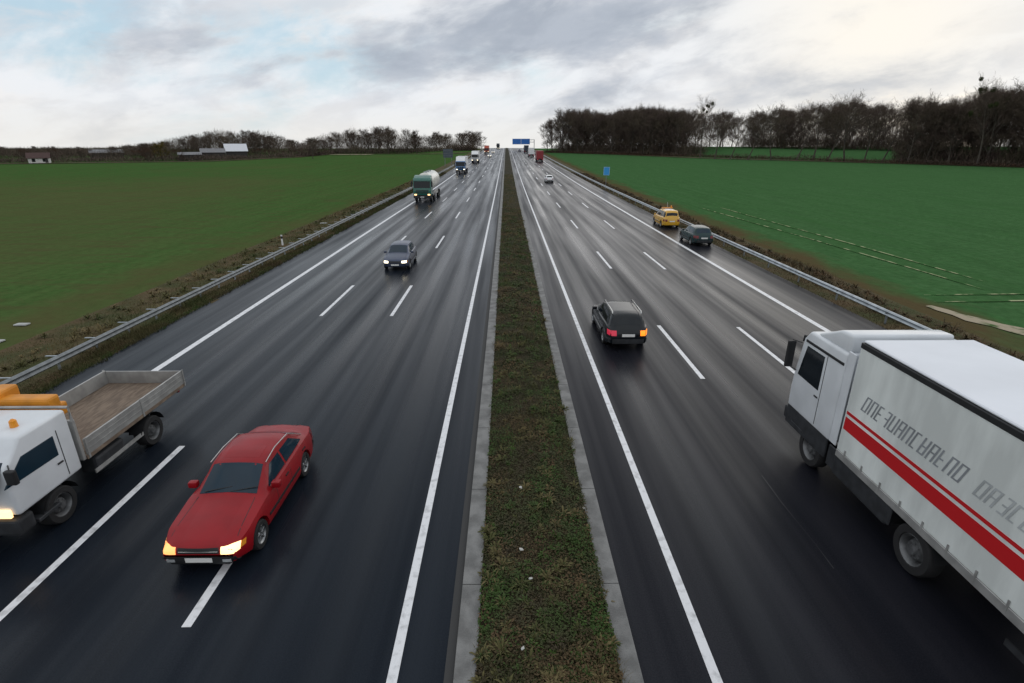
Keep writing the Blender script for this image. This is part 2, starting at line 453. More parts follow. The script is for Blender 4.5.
tag(blades('left_verge_grass', f_vl(-21.5,-16.0,vergeL,.32), 42000, 'blade', 'blade_l'), 'olive brown rough grass on the left verge behind the crash barrier', 'grass')
tag(blades('left_verge_edge_grass', f_vl(-16.85,-15.7,vergeL,.42), 40000, 'blade', 'blade_v'), 'dark short grass between the left barrier and the wet tarmac', 'grass')
tag(blades('right_verge_edge_grass', f_vl(17.25,18.3,vergeR,.14), 12000, 'blade', 'blade_b'), 'short dull grass under the right crash barrier', 'grass')
tag(blades('right_verge_weeds', f_vl(18.4,21.4,vergeR,.5), 36000, 'blade', 'blade_b'), 'brown dry weeds between the right barrier and the green field', 'weeds')
def tufts(name,label,n,m,x0,x1,y1,hf,rad,p=2.2,cat='weeds'):
    vs=[];fs=[]
    for _ in range(n):
        x=random.uniform(x0,x1); y=near(4.5,y1,p); k=random.randint(14,34); rr=random.uniform(.5,1.3)*rad
        z=hf(x,y)
        for j in range(k):
            a=random.uniform(0,6.283); l=rr*random.uniform(.5,1.1); e=random.uniform(.15,1.1)
            d=Vector((math.cos(a)*math.cos(e),math.sin(a)*math.cos(e),math.sin(e)))*l; s_=Vector((-math.sin(a),math.cos(a),0))*random.uniform(.006,.014)*(1+y/40)
            b0=Vector((x,y,z)); q=len(vs)
            vs+=[b0-s_,b0+s_,b0+d*.6+s_*1.3,b0+d*.6-s_*1.3,b0+d+Vector((0,0,-l*.25))]; fs+=[(q,q+1,q+2,q+3),(q+3,q+2,q+4)]
    o=raw(name,[tuple(v) for v in vs],fs,m); tag(o,label,cat,None,'stuff')
tufts('median_green_tufts','bright green leafy tufts dotted over the central reservation',420,'tuft_g',-.50,1.80,60,med,.17)
tufts('median_dry_tufts','pale dry grass tufts dotted over the central reservation',420,'blade_l',-.50,1.85,60,med,.24)
tufts('left_verge_tufts','larger dry tufts on the left verge',500,'blade_l',-21.3,-17.2,150,vergeL,.45,1.6)
tufts('right_verge_tufts','larger dry brown tufts behind the right barrier',500,'blade_b',18.6,21.3,150,vergeR,.6,1.6)
# ragged grass tongues creeping over the left tarmac edge
def f_tg():
    y=near(9,120,1.6); x=-15.85+.25*noise.noise(Vector((y*1.1,0,4)))+random.uniform(-.25,.12)
    return x,y,elev(y)+.01,random.uniform(.03,.1),.02*(1+max(0,y-20)/30),.8
tag(blades('tarmac_edge_moss', f_tg, 9000, 'blade', 'blade_g'), 'ragged grass creeping over the left edge of the tarmac', 'grass')

# litter on the central reservation
for i,(px,py,s,lab) in enumerate([(519.5,496,.05,'tiny white scrap in the weeds, farthest scrap on the left half of the median'),
        (582,514,.04,'tiny white scrap close to the right kerb of the median'),
        (519.5,559.5,.06,'brightest white scrap of litter in the middle of the median weeds'),
        (529,589,.055,'crumpled whitish scrap just nearer than the brightest one on the median'),
        (521,658,.045,'whitish scrap in the median weeds nearest the bottom edge of the photo')]):
    x=(px-506)/(py-142)*8.54; y=Dp(py); bm=bmesh.new()
    bmesh.ops.create_icosphere(bm, subdivisions=2, radius=s)
    for v in bm.verts:
        k=1+.5*noise.noise(v.co*30+Vector((i,0,0))); v.co=Vector((v.co.x*k*1.2,v.co.y*k,v.co.z*k*.45))
    o=obj('litter_scrap', bm, 'paper'); o.location=(x,y,med(x,y)+.09); o.scale=(.7,.7,.7); o.rotation_euler=(.3,.2,i)
    tag(o, lab, 'litter', 'white scraps on the median')
for px,py,s,lab in [(27,317,.30,'flat pale slab lying in the left verge grass'),(2,333,.28,'flat pale slab at the left edge, nearer than the other'),(325,221,.35,'small whitish block in the verge beyond the marker post')]:
    x=(px-506)/(py-142)*8.6; y=Dp(py)
    o=obj('stone_slab', B(-s,s,-s*.55,s*.55,0,.07,bev=.02), 'stone'); o.location=(x,y,(height(x,y)-.33) if x<-21.6 else vergeL(x,y)+.02)
    tag(o, lab, 'slab')

# field markings on the right: tractor ruts and a sandy headland
def ribbon(name, pts, w, m, hf, wob=.2, dz=.0):
    vs=[];fs=[]; P=[]
    for (a,b_) in zip(pts,pts[1:]):
        n=max(2,int((Vector(b_)-Vector(a)).length/.8))
        for k in range(n): P.append(Vector(a).lerp(Vector(b_),k/n))
    P.append(Vector(pts[-1]))
    for i,p in enumerate(P):
        d=(P[min(i+1,len(P)-1)]-P[max(i-1,0)]).normalized(); q=Vector((-d.y,d.x))
        ww=w/2*(1+wob*noise.noise(Vector((i*.6,w,0)))) * min(1, .15+i/4, .15+(len(P)-1-i)/4)
        for s in (-1,0,1):
            v=p+q*ww*s; vs.append((v.x,v.y,hf(v.x,v.y)+dz+(.012 if s==0 else 0)))
    for i in range(len(P)-1):
        for s in (0,1): fs.append((3*i+s,3*i+s+1,3*i+4+s,3*i+3+s))
    o=raw(name,vs,fs,m); o['kind']='structure'; return o
fh = lambda x,y: height(x,y)-.35+.06
def G(px,py): return ((px-506)/(py-142)*8.94, (4577*1.044/(py-142)-2.91)/.937)
ribbon('tractor_rut', [G(720,208),G(860,247),G(985,283)], .17, 'tram', fh)
ribbon('tractor_rut', [G(700,208),G(860,254),G(988,292)], .17, 'tram', fh)
ribbon('tractor_rut', [G(925,297),G(1024,296),G(1200,295)], .18, 'tram', fh)
ribbon('tractor_rut', [G(935,304),G(1024,303),G(1200,302)], .20, 'tram', fh)
ribbon('sandy_track', [G(930,308),G(975,322),G(1024,334),G(1110,352),G(1250,378)], 1.6, 'sand', fh, wob=1.3)
# brown strips along the wood edges
ribbon('right_field_margin', [(24,349),(60,306),(88,257),(112,236),(144,207),(168,181),(215,130)], 7, 'margin', height, dz=-.2)
ribbon('left_field_margin', [(-20,345),(-36,316),(-97,312),(-99,268),(-118,226),(-154,214),(-190,206),(-260,200)], 6, 'margin', height, dz=-.2)
ribbon('pale_earth_patch', [(-93,300),(-80,301),(-70,302)], 9, 'sand', height, dz=-.1)

# ------------------------------------------------------------------ guard rails
def rail(name, x, face, y0, y1, sp, arm, top, label):
    t = thing(name, label, 'guardrail', (x,0,0))
    prof = [(0,.0),(.045,-.02),(.075,-.07),(.03,-.13),(0,-.155),(.03,-.18),(.075,-.24),(.045,-.29),(0,-.31)]
    bm=bmesh.new(); ys=ys_list(y0,y1); rows=[]
    for y in ys:
        rows.append([bm.verts.new((face*px, y, elev(y)+top+pz)) for px,pz in prof]+[bm.verts.new((face*(px-.012), y, elev(y)+top+pz)) for px,pz in prof[::-1]])
    n=len(rows[0])
    for a,b_ in zip(rows,rows[1:]):
        for k in range(n): bm.faces.new((a[k],a[(k+1)%n],b_[(k+1)%n],b_[k]))
    obj('beam', bm, 'galv' if not arm else 'galv_d', t, smooth=True, sharp=60)
    if arm:   # back box rail tied by spacer arms
        bm=bmesh.new(); rows=[]
        for y in ys: rows.append([bm.verts.new((-face*px, y, elev(y)+top+pz)) for px,pz in ((.02,-.03),(.10,-.03),(.10,-.15),(.02,-.15))])
        for a,b_ in zip(rows,rows[1:]):
            for k in range(4): bm.faces.new((a[k],a[(k+1)%4],b_[(k+1)%4],b_[k]))
        obj('box_rail', bm, 'galv_d', t)
    bm=bmesh.new(); box(bm,-face*.03-.04,-face*.03+.04,-.03,.03,-.45,top-.16,bev=.006); 
    if arm: box(bm, min(0,-face*.42),max(0,-face*.42),-.035,.035,top-.03,top+.01,bev=.005)
    else: box(bm, -face*.03-.07,-face*.03+.07,-.05,.05,top-.24,top-.07,bev=.006)
    me=bpy.data.meshes.new('post'); bmesh.ops.recalc_face_normals(bm,faces=bm.faces); bm.to_mesh(me); bm.free(); me.materials.append(M['galv_d' if not arm else 'galv'])
    y=y0+.6; k=0; rest=bmesh.new()
    while y<y1:
        if k<98:
            o=bpy.data.objects.new('post',me); C.objects.link(o); o.parent=t; o.location=(0,y,elev(y))
        else:
            tmp=bmesh.new(); tmp.from_mesh(me)
            vm={v:rest.verts.new(v.co+Vector((0,y,elev(y)))) for v in tmp.verts}
            for f in tmp.faces: rest.faces.new([vm[v] for v in f.verts])
            tmp.free()
        y+=sp*(1 if y<250 else 3); k+=1
    if len(rest.verts):
        o=obj('post',rest,'galv_d',t); o['kind']='stuff'
    else: rest.free()
    return t
rail('guardrail', -16.85, 1, 2.2, 500, 2.0, True, .50, 'dark galvanised crash barrier with spacer arms along the left verge')
rail('guardrail', 17.80, -1, 3.2, 500, 4.0, False, .66, 'pale galvanised crash barrier on posts beside the right hard shoulder')

def delineator(x,y,lab):
    t=thing('marker_post',lab,'marker post',(x,y,vergeL(x,y) if x<0 else vergeR(x,y)), group='white marker posts in the verge')
    obj('post',prism_x([(-.05,0),(.05,0),(.04,.85),(-.05,.9)],-.06,.06,bev=.012),M['white_c'],t)
    obj('black_band',prism_x([(-.056,.56),(.054,.56),(.052,.72),(-.056,.78)],-.066,.066,bev=.01),M['black'],t)
delineator(-18.9,45.5,'white marker post with black band behind the left crash barrier')

# ------------------------------------------------------------------ signs
def sign(name,label,x,y,w,h,zc,m,legs,z0,back=False):
    t=thing(name,label,'sign',(x,y,z0))
    obj('panel',B(-w/2,w/2,-.02,.02,zc-h/2,zc+h/2,bev=.008),M[m],t)
    if not back: obj('border',(lambda bm:(box(bm,-w/2+.03,w/2-.03,-.026,-.021,zc+h/2-.07,zc+h/2-.04),box(bm,-w/2+.03,w/2-.03,-.026,-.021,zc-h/2+.04,zc-h/2+.07),box(bm,-w/2+.03,-w/2+.06,-.026,-.021,zc-h/2+.07,zc+h/2-.07),box(bm,w/2-.06,w/2-.03,-.026,-.021,zc-h/2+.07,zc+h/2-.07),bm)[-1])(bmesh.new()),M['white'],t)
    else:
        bm=bmesh.new()
        for k in (-.3,0,.3): box(bm,-w/2+.1,w/2-.1,-.08,-.022,zc+k*h-.04,zc+k*h+.04)
        obj('stiffener',bm,M['galv_d'],t)
    for lx in legs: obj('post',T([(lx,.07,-.5),(lx,.07,zc+h/2-.05)],.05 if w<2 else .09,8),M['galv_d'],t)
sign('road_sign','small bright blue sign on a post beyond the right crash barrier',19.0,106,1.15,1.5,3.0,'signblue2',(0,),elev(106)-.2)
sign('road_sign','large dark grey sign seen from behind beside the blue truck',-19.2,188,3.2,2.7,4.1,'signback',(-1.1,1.1),elev(188)-.3,back=True)
t=thing('sign_gantry','blue overhead direction sign spanning the far right carriageway','sign gantry',(0,385,elev(385)))
for xx in (3.6,16.4):
    obj('panel' if xx<4 else 'panel', B(4.3,10.1,-.05,.05,3.9,7.5,bev=.03) if xx<4 else B(10.15,16.1,-.05,.05,3.9,7.5,bev=.03), M['signblue'], t)
for x0,x1,zt in ((4.3,10.1,7.5),(10.15,16.1,7.5)):
    bm=bmesh.new()
    for a,b_,c_,d in ((x0+.1,x1-.1,4.0,4.1),(x0+.1,x1-.1,zt-.2,zt-.1),(x0+.1,x0+.2,4.1,zt-.2),(x1-.2,x1-.1,4.1,zt-.2)): box(bm,a,b_,-.07,-.052,c_,d)
    obj('border',bm,M['white'],t)
obj('post',T([(19,.3,-.5),(19,.3,7)],.22,10),M['galv'],t)
bm=bmesh.new(); tube(bm,[(4.3,.3,6.6),(19,.3,6.9)],.13,6); tube(bm,[(4.3,.3,5.3),(19,.3,5.3)],.13,6)
for k in range(9): tube(bm,[(4.5+k*1.7,.3,5.3),(5.35+k*1.7,.3,6.65)],.06,4)
obj('beam',bm,M['galv'],t)

# ------------------------------------------------------------------ wheels
def wheel(parent, x, y, r, w, side, m='rim', hub=True):
    bm=bmesh.new(); s=side
    lathe_x(bm,[(-w/2*s,r*.62),(-w/2*s,r*.93),(-w*.36*s,r),(w*.36*s,r),(w/2*s,r*.93),(w*.5*s,r*.66),(w*.36*s,r*.62),(w*.2*s,r*.62)],n=28)
    o=obj('wheel',bm,M['rubber'],parent,smooth=True,sharp=50); o.location=(x,y,r)
    bm=bmesh.new()
    lathe_x(bm,[(w*.42*s,r*.65),(w*.46*s,r*.62),(w*.30*s,r*.54),(w*(.22 if r<=.4 else -.05)*s,r*(.2 if r<=.4 else .48)),(w*(.34 if r<=.4 else .28)*s,r*(.16 if r<=.4 else .36)),(w*(.34 if r<=.4 else .30)*s,r*(.15 if r<=.4 else .2)),(w*(.34 if r<=.4 else .48)*s,r*(.14 if r<=.4 else .17)),(w*(.34 if r<=.4 else .48)*s,.001)],n=20)
    for k in range(8 if r>.4 else 0):   # wheel nuts of a lorry wheel
        a=k*math.pi/4; tube(bm,[(w*.28*s,r*.30*math.cos(a),r*.30*math.sin(a)),(w*.36*s,r*.30*math.cos(a),r*.30*math.sin(a))],r*.035,6)
    for k in range(5 if r<=.4 else 0):
        a=k*2*math.pi/5; mt=Matrix.Rotation(a,4,'X')
        box(bm, *(sorted((w*.24*s,w*.40*s))), -r*.05,r*.05, r*.14,r*.58, bev=.005, mtx=mt)
    q=obj('rim',bm,M[m],o,smooth=True,sharp=35)
    return o

# ------------------------------------------------------------------ cars
def interp(tab, s):
    if s<=tab[0][0]: return tab[0][1]
    for (a,u),(b_,v) in zip(tab,tab[1:]):
        if s<=b_:
            return u+(v-u)*(s-a)/(b_-a)
    return tab[-1][1]
CARS = {
 # s from the front; top = centre-line height
 'saloon': dict(L=4.45,W=1.74,top=[(0,.60),(.08,.70),(.5,.80),(1.18,.90),(1.30,.93),(1.98,1.33),(2.35,1.39),(2.9,1.39),(3.25,1.33),(3.85,1.0),(4.0,.96),(4.36,.93),(4.45,.82)],
    belt=[(0,.6),(.5,.76),(1.3,.88),(3.4,.92),(4.45,.88)], ax=(.82,3.42), wr=.31),
 'hatch': dict(L=4.25,W=1.75,top=[(0,.60),(.08,.72),(.5,.84),(1.05,.95),(1.15,.98),(1.85,1.41),(2.3,1.48),(3.2,1.47),(3.65,1.40),(4.0,1.02),(4.12,.95),(4.25,.75)],
    belt=[(0,.6),(.5,.78),(1.2,.90),(3.4,.96),(4.25,.9)], ax=(.82,3.40), wr=.31),
 'estate': dict(L=4.55,W=1.78,top=[(0,.60),(.08,.72),(.5,.84),(1.15,.95),(1.27,.98),(1.98,1.40),(2.4,1.47),(3.7,1.46),(4.05,1.40),(4.36,1.0),(4.45,.92),(4.55,.72)],
    belt=[(0,.6),(.5,.78),(1.3,.90),(3.7,.97),(4.55,.92)], ax=(.85,3.55), wr=.32),
 'van': dict(L=4.3,W=1.80,top=[(0,.68),(.08,.82),(.4,.95),(.8,1.06),(.9,1.09),(1.6,1.58),(2.0,1.68),(3.7,1.68),(3.95,1.60),(4.16,1.1),(4.22,1.0),(4.3,.8)],
    belt=[(0,.65),(.4,.88),(1.0,1.0),(3.7,1.05),(4.3,.98)], ax=(.80,3.40), wr=.32),
}
def make_shell(K):
    L_,W=K['L'],K['W']; top=K['top']; belt=K['belt']
    def Tt(s): return (interp(top,s-.05)+2*interp(top,s)+interp(top,s+.05))/4
    N_=44; ss=[0.0,.03]+[.09+(L_-.18)*k/N_ for k in range(N_+1)]+[L_-.03,L_]
    roofh=max(v for _,v in top); rings=[]; bm=bmesh.new()
    for s in ss:
        e=min(s,L_-s)
        w=W/2*(1-.16*(1-sstep(-.05,.55,e)) - .035*(1-sstep(0,1.6,e)))
        b_=.20+.10*(1-sstep(0,.5,e))
        t=Tt(s); bt=min(interp(belt,s),t-.035)
        if e<.02: w*=.95; t-=.05; bt-=.05; b_+=.05
        f=max(0,min(1,(t-bt-.03)/(roofh-bt-.03))); f4=min(1,f*5)
        P=[(0,b_),(w*.8,b_),(w*.96,b_+.05),(w*1.0,b_+.16),(w*1.0,(b_+bt)/2+.03),(w*.985,bt-.10),(w*.945,bt-.012),
           (w*(.80+.09*f4),bt+.012),(w*(.62+.20*f4-.03*f),bt+(t-bt)*(.85-.35*f4)+.004),(w*(.5+.19*f4),t-.012-.05*f),(w*.45,t-.004),(0,t+.012*(1-f)+.006)]
        ring=[Vector((x,s,z)) for x,z in P]+[Vector((-x,s,z)) for x,z in P[1:-1][::-1]]
        rings.append([bm.verts.new(v) for v in ring])
    n=len(rings[0])
    for a,c in zip(rings,rings[1:]):
        for k in range(n): bm.faces.new((a[k],a[(k+1)%n],c[(k+1)%n],c[k]))
    bm.faces.new(rings[0][::-1]); bm.faces.new(rings[-1])
    bmesh.ops.recalc_face_normals(bm,faces=bm.faces)
    me=bpy.data.meshes.new('body'); bm.to_mesh(me); bm.free()
    me.materials.append(M['white'])
    tmp=bpy.data.objects.new('tmp',me); C.objects.link(tmp)
    bmc=bmesh.new()
    for s in K['ax']:
        for sd in (-1,1):
            r=K['wr']+.055
            rr=lathe_x(bmc,[(sd*(W/2-.27),r),(sd*(W/2+.2),r)],n=24,c=(0,s,K['wr']+.01))
            bmc.faces.new(rr[0]); bmc.faces.new(rr[1][::-1])
    bmesh.ops.recalc_face_normals(bmc,faces=bmc.faces)
    mc=bpy.data.meshes.new('cut'); bmc.to_mesh(mc); bmc.free(); mc.materials.append(M['black'])
    oc=bpy.data.objects.new('cut',mc); C.objects.link(oc)
    md=tmp.modifiers.new('b','BOOLEAN'); md.object=oc; md.operation='DIFFERENCE'; md.solver='EXACT'
    try: md.material_mode='TRANSFER'
    except Exception: pass
    dg=bpy.context.evaluated_depsgraph_get()
    res=bpy.data.meshes.new_from_object(tmp.evaluated_get(dg))
    bpy.data.objects.remove(tmp); bpy.data.objects.remove(oc)
    for p in res.polygons: p.use_smooth=True
    res.set_sharp_from_angle(angle=R(38))
    return res, me
SHELLS={}
def shell(kind):
    if kind not in SHELLS:
        res,base=make_shell(CARS[kind])
        bvh=BVHTree.FromPolygons([v.co for v in base.vertices],[tuple(p.vertices) for p in base.polygons])
        SHELLS[kind]=(res,bvh)
    return SHELLS[kind]
def patch(bvh, corners, axis, n=8, m=6, off=.006):
    """corners: 4 points in the plane seen along axis ('+x','-x','f','r','t'); returns bmesh of a thin shell lying on the body"""
    D={'+x':Vector((-1,0,0)),'-x':Vector((1,0,0)),'f':Vector((0,1,0)),'r':Vector((0,-1,0)),'t':Vector((0,0,-1))}[axis]
    def org(u,v):
        if axis=='+x': return Vector((3,u,v))
        if axis=='-x': return Vector((-3,u,v))
        if axis=='f': return Vector((u,-2,v))
        if axis=='r': return Vector((u,8,v))
        return Vector((u,v,4))
    c=[Vector(q) for q in corners]; bm=bmesh.new(); g={}
    for i in range(n+1):
        for j in range(m+1):
            a=c[0].lerp(c[1],i/n); b_=c[3].lerp(c[2],i/n); p=a.lerp(b_,j/m)
            hit,nrm,_,_=bvh.ray_cast(org(p.x,p.y),D)
            if hit is None: continue
            if nrm.dot(D)>0: nrm=-nrm
            edge = i in (0,n) or j in (0,m)
            g[i,j]=(bm.verts.new(hit+nrm*off), edge, hit-nrm*.004)
    for i in range(n):
        for j in range(m):
            k=[(i,j),(i+1,j),(i+1,j+1),(i,j+1)]
            if all(q in g for q in k): bm.faces.new([g[q][0] for q in k])
    # rim
    be=[e for e in bm.edges if len(e.link_faces)==1]
    low={}
    inv={g[q][0]:g[q][2] for q in g}
    for e in be:
        for v in e.verts:
            if v not in low: low[v]=bm.verts.new(inv[v])
        bm.faces.new((e.verts[0],e.verts[1],low[e.verts[1]],low[e.verts[0]]))
    return bm
def car(name,label,kind,paint,loc,rz,front='off',rear='off',glass='glass',rails=False,trim=True,group=None,extra=None,ind=None,hl=('hl','hl')):
    K=CARS[kind]; L_,W=K['L'],K['W']; res,bvh=shell(kind)
    t=thing(name,label,'car',loc,rz,group)
    # local: front towards -y (s=0 at y=-L/2)
    def put(nm,bm,m,parent=None,lab=None,smooth=True):
        o=obj(nm,bm,M[m],None,smooth=smooth,sharp=40 if smooth else None,label=lab); o.parent=parent or t
        if parent is None: o.location=(0,-L_/2,0)
        return o
    me=res.copy(); o=bpy.data.objects.new('body',me); C.objects.link(o); o.parent=t; o.location=(0,-L_/2,0)
    me.materials.clear(); me.materials.append(M[paint]); me.materials.append(M['black'])
    top=K['top']; belt=K['belt']; rh=max(v for _,v in top)
    cowl=top[4][0]; rs=top[5][0]; 
    ri=max(i for i,(s,z) in enumerate(top) if z>rh-.12); re=top[ri][0]; rb=top[ri+1][0]; re2=re
    hw=W/2
    put('windscreen',patch(bvh,[(-hw*.70,cowl+.05),(hw*.70,cowl+.05),(hw*.62,rs-.02),(-hw*.62,rs-.02)],'t',10,8),glass)
    put('rear_window',patch(bvh,[(-hw*.58,re+.05),(hw*.58,re+.05),(hw*.66,rb-.04),(-hw*.66,rb-.04)],'t',10,6),glass)
    bz=lambda s: interp(belt,s)+.035
    zt=rh-.14
    mid=(cowl+re)/2+.25
    fr0=cowl+.42; 
    for ax in ('+x','-x'):
        sgx=1 if ax=='+x' else -1
        put('side_window',patch(bvh,[(fr0-.12,bz(fr0)),(mid-.04,bz(mid)),(mid-.04,zt),(rs+.05,zt-.02)],ax,8,5),glass)
        endb=min(rb-.12,K['ax'][1]+.15)
        put('side_window',patch(bvh,[(mid+.04,bz(mid)),(endb,bz(endb)+.01),(min(re-.12,endb-.15),zt-.01),(mid+.04,zt)],ax,8,5),glass)
        if kind in('estate','van'):
            put('side_window',patch(bvh,[(endb+.08,bz(endb)+.01),(rb-.12,bz(rb)+.03),(re+.02,zt-.03),(endb-.02,zt-.02)],ax,6,4),glass)
        if trim:
            for s0 in (fr0+.02,mid,endb-.02):
                z1=bz(s0)-.03
                put('door_seam',patch(bvh,[(s0-.006,.30),(s0+.006,.30),(s0+.006,z1),(s0-.006,z1)],ax,1,6,off=.002),'black')
            for s0 in (mid-.28,endb-.24):
                put('door_handle',patch(bvh,[(s0,.76),(s0+.16,.76),(s0+.16,.79),(s0,.79)],ax,2,1,off=.018),'black')
            put('side_moulding',patch(bvh,[(K['ax'][0]+.42,.46),(K['ax'][1]-.42,.46),(K['ax'][1]-.42,.52),(K['ax'][0]+.42,.52)],ax,8,1,off=.012),'chrome' if paint=='blk' else 'black')
        put('bonnet_seam',patch(bvh,[(sgx*hw*.74,.30),(sgx*hw*.755,.30),(sgx*hw*.70,cowl-.02),(sgx*hw*.685,cowl-.02)],'t',1,8,off=.002),'black') if trim else None
        sg=1 if ax=='+x' else -1
        put('wing_mirror',B(*sorted((sg*(hw-.06),sg*(hw+.13))),fr0-.12,fr0+.02,bz(fr0)-.03,bz(fr0)+.11,bev=.03,seg=2),paint)
    # front
    zf=.60; 
    for i,sg in enumerate((-1,1)):
        hm = hl[i] if front=='on' else 'lamp_off'
        xs_=sorted((sg*hw*.50,sg*hw*.84))
        put('headlight',patch(bvh,[(xs_[0],.53),(xs_[1],.53),(xs_[1],.655),(xs_[0],.655)],'f',5,4,off=.012),hm)
        if front=='on': pass
        xs2=sorted((sg*hw*.845,sg*hw*.90))
        put('front_indicator',patch(bvh,[(xs2[0],.54),(xs2[1],.54),(xs2[1],.64),(xs2[0],.64)],'f',2,2,off=.010),'amber')
        m2='tl_on' if rear=='on' else 'tl'
        if ind is not None and sg==ind: m2='ind'
        put('tail_light',patch(bvh,[(xs_[0]*1.08,.66),(xs_[1]*1.08,.66),(xs_[1]*1.08,.86),(xs_[0]*1.08,.86)],'r',5,4,off=.012),m2)
    put('grille',patch(bvh,[(-hw*.46,.54),(hw*.46,.54),(hw*.46,.645),(-hw*.46,.645)],'f',6,2,off=.006),'black')
    put('front_bumper',patch(bvh,[(-hw*.80,.30),(hw*.80,.30),(hw*.80,.47),(-hw*.80,.47)],'f',10,3,off=.03),'black' if paint in('red','dgreen') else paint)
    put('rear_bumper',patch(bvh,[(-hw*.86,.34),(hw*.86,.34),(hw*.86,.52),(-hw*.86,.52)],'r',10,3,off=.03),'chassis' if paint!='yel' else paint)
    put('number_plate',patch(bvh,[(-.26,.36),(.26,.36),(.26,.46),(-.26,.46)],'f',3,1,off=.037),'plate')
    put('number_plate',patch(bvh,[(-.26,.62),(.26,.62),(.26,.73),(-.26,.73)],'r',3,1,off=.014),'plate')
    if rails:
        for sg in (-1,1):
            put('roof_rail',T([(sg*hw*.66,rs+.15,rh-.03),(sg*hw*.66,rs+.25,rh+.045),(sg*hw*.66,re-.15,rh+.04),(sg*hw*.66,re-.05,rh-.04)],.022,8),'chrome')
    for s_ in K['ax']:
        for sd in (-1,1):
            w=wheel(t,sd*(hw-.12),s_-L_/2,K['wr'],.20,sd)
    if extra: extra(t,put,K)
    return t

OUT=0; AWAY=math.pi     # local front is -y: rz=0 drives towards the camera, pi drives away
def z_(y): return elev(y)+.0
# nearest: the front bumper of the oncoming red car is at y=8.4
car('red_car','red saloon with lit headlights driving towards the camera','saloon','red',(-5.98,8.35+2.22,0),OUT,front='on',hl=('hl_amber','hl2'),glass='glass_b',
    extra=lambda t,put,K:(put('roof_gutter',T([(K['W']/2*.70,1.95,1.33),(K['W']/2*.68,2.5,1.385),(K['W']/2*.69,3.2,1.33),(K['W']/2*.8,3.75,1.0)],.012,6),'chrome'),
                          put('roof_gutter',T([(-K['W']/2*.70,1.95,1.33),(-K['W']/2*.68,2.5,1.385),(-K['W']/2*.69,3.2,1.33),(-K['W']/2*.8,3.75,1.0)],.012,6),'chrome'),
                          put('grille_bar',patch(shell('saloon')[1],[(-.38,.575),(.38,.575),(.38,.585),(-.38,.585)],'f',6,1,off=.012),'chrome'),put('fog_light',patch(shell('saloon')[1],[(-.62,.37),(-.46,.37),(-.46,.43),(-.62,.43)],'f',3,2,off=.036),'lamp_off'),put('fog_light',patch(shell('saloon')[1],[(.46,.37),(.62,.37),(.62,.43),(.46,.43)],'f',3,2,off=.036),'lamp_off'),put('sunroof',patch(shell('saloon')[1],[(-.40,2.12),(.40,2.12),(.40,2.55),(-.40,2.55)],'t',5,4,off=.003),'red'),
                          put('windscreen_wiper',T([(-.5,1.36,.985),(.05,1.46,1.045)],.01,5),'black'),put('windscreen_wiper',T([(.05,1.36,.985),(.6,1.46,1.04)],.01,5),'black')))
car('blue_grey_car','blue grey hatchback with bright headlights in the middle oncoming lane','hatch','gblue',(-7.35,35.0+2.1,0),OUT,front='on',glass='glass_b')
car('black_car','black estate car with roof rails and right indicator lit','estate','blk',(4.92,20.4+2.2,0),AWAY,rear='on',rails=True,ind=-1)
def adac(t,put,K):
    put('light_bar',B(-.55,.55,2.0,2.22,1.70,1.80,bev=.03,seg=2),'orange')
    put('beacon',T([(-.42,2.1,1.80),(-.42,2.1,1.93),(-.42,2.1,1.97)],[.07,.065,.02],10),'amber')
    put('aerial',T([(-.1,1.9,1.68),(-.1,1.75,2.25)],.012,5),'white')
    put('roof_panel',patch(shell('van')[1],[(-.45,2.35),(.45,2.35),(.45,3.6),(-.45,3.6)],'t',4,6,off=.006),'white')
car('yellow_car','yellow breakdown car with orange roof beacons on the hard shoulder','van','yel',(16.35,53.5+2.1,0),AWAY,rear='off',extra=adac,rails=False)
car('dark_green_car','dark green hatchback stopped on the shoulder behind the yellow car','hatch','dgreen',(16.1,43.6+2.1,0),AWAY,glass='glass_b')
car('white_car','small white car alone in the middle lane driving away','hatch','white_c',(8.95,117,z_(117)),AWAY)
car('white_car','distant white car in the middle oncoming lane right of the orange red truck','hatch','white_c',(-7.6,262,z_(262)),OUT,front='on',trim=False)
car('white_car','farthest white car in the oncoming lanes near the crest','saloon','white_c',(-7.3,322,z_(322)),OUT,front='on',trim=False)
car('dark_car','tiny dark car at the crest of the oncoming carriageway','hatch','blk',(-5.4,430,z_(430)),OUT,front='on',trim=False)
car('dark_car','tiny dark car beyond the lorries, driving away towards the gantry','hatch','gblue',(8.3,350,z_(350)),AWAY,trim=False)

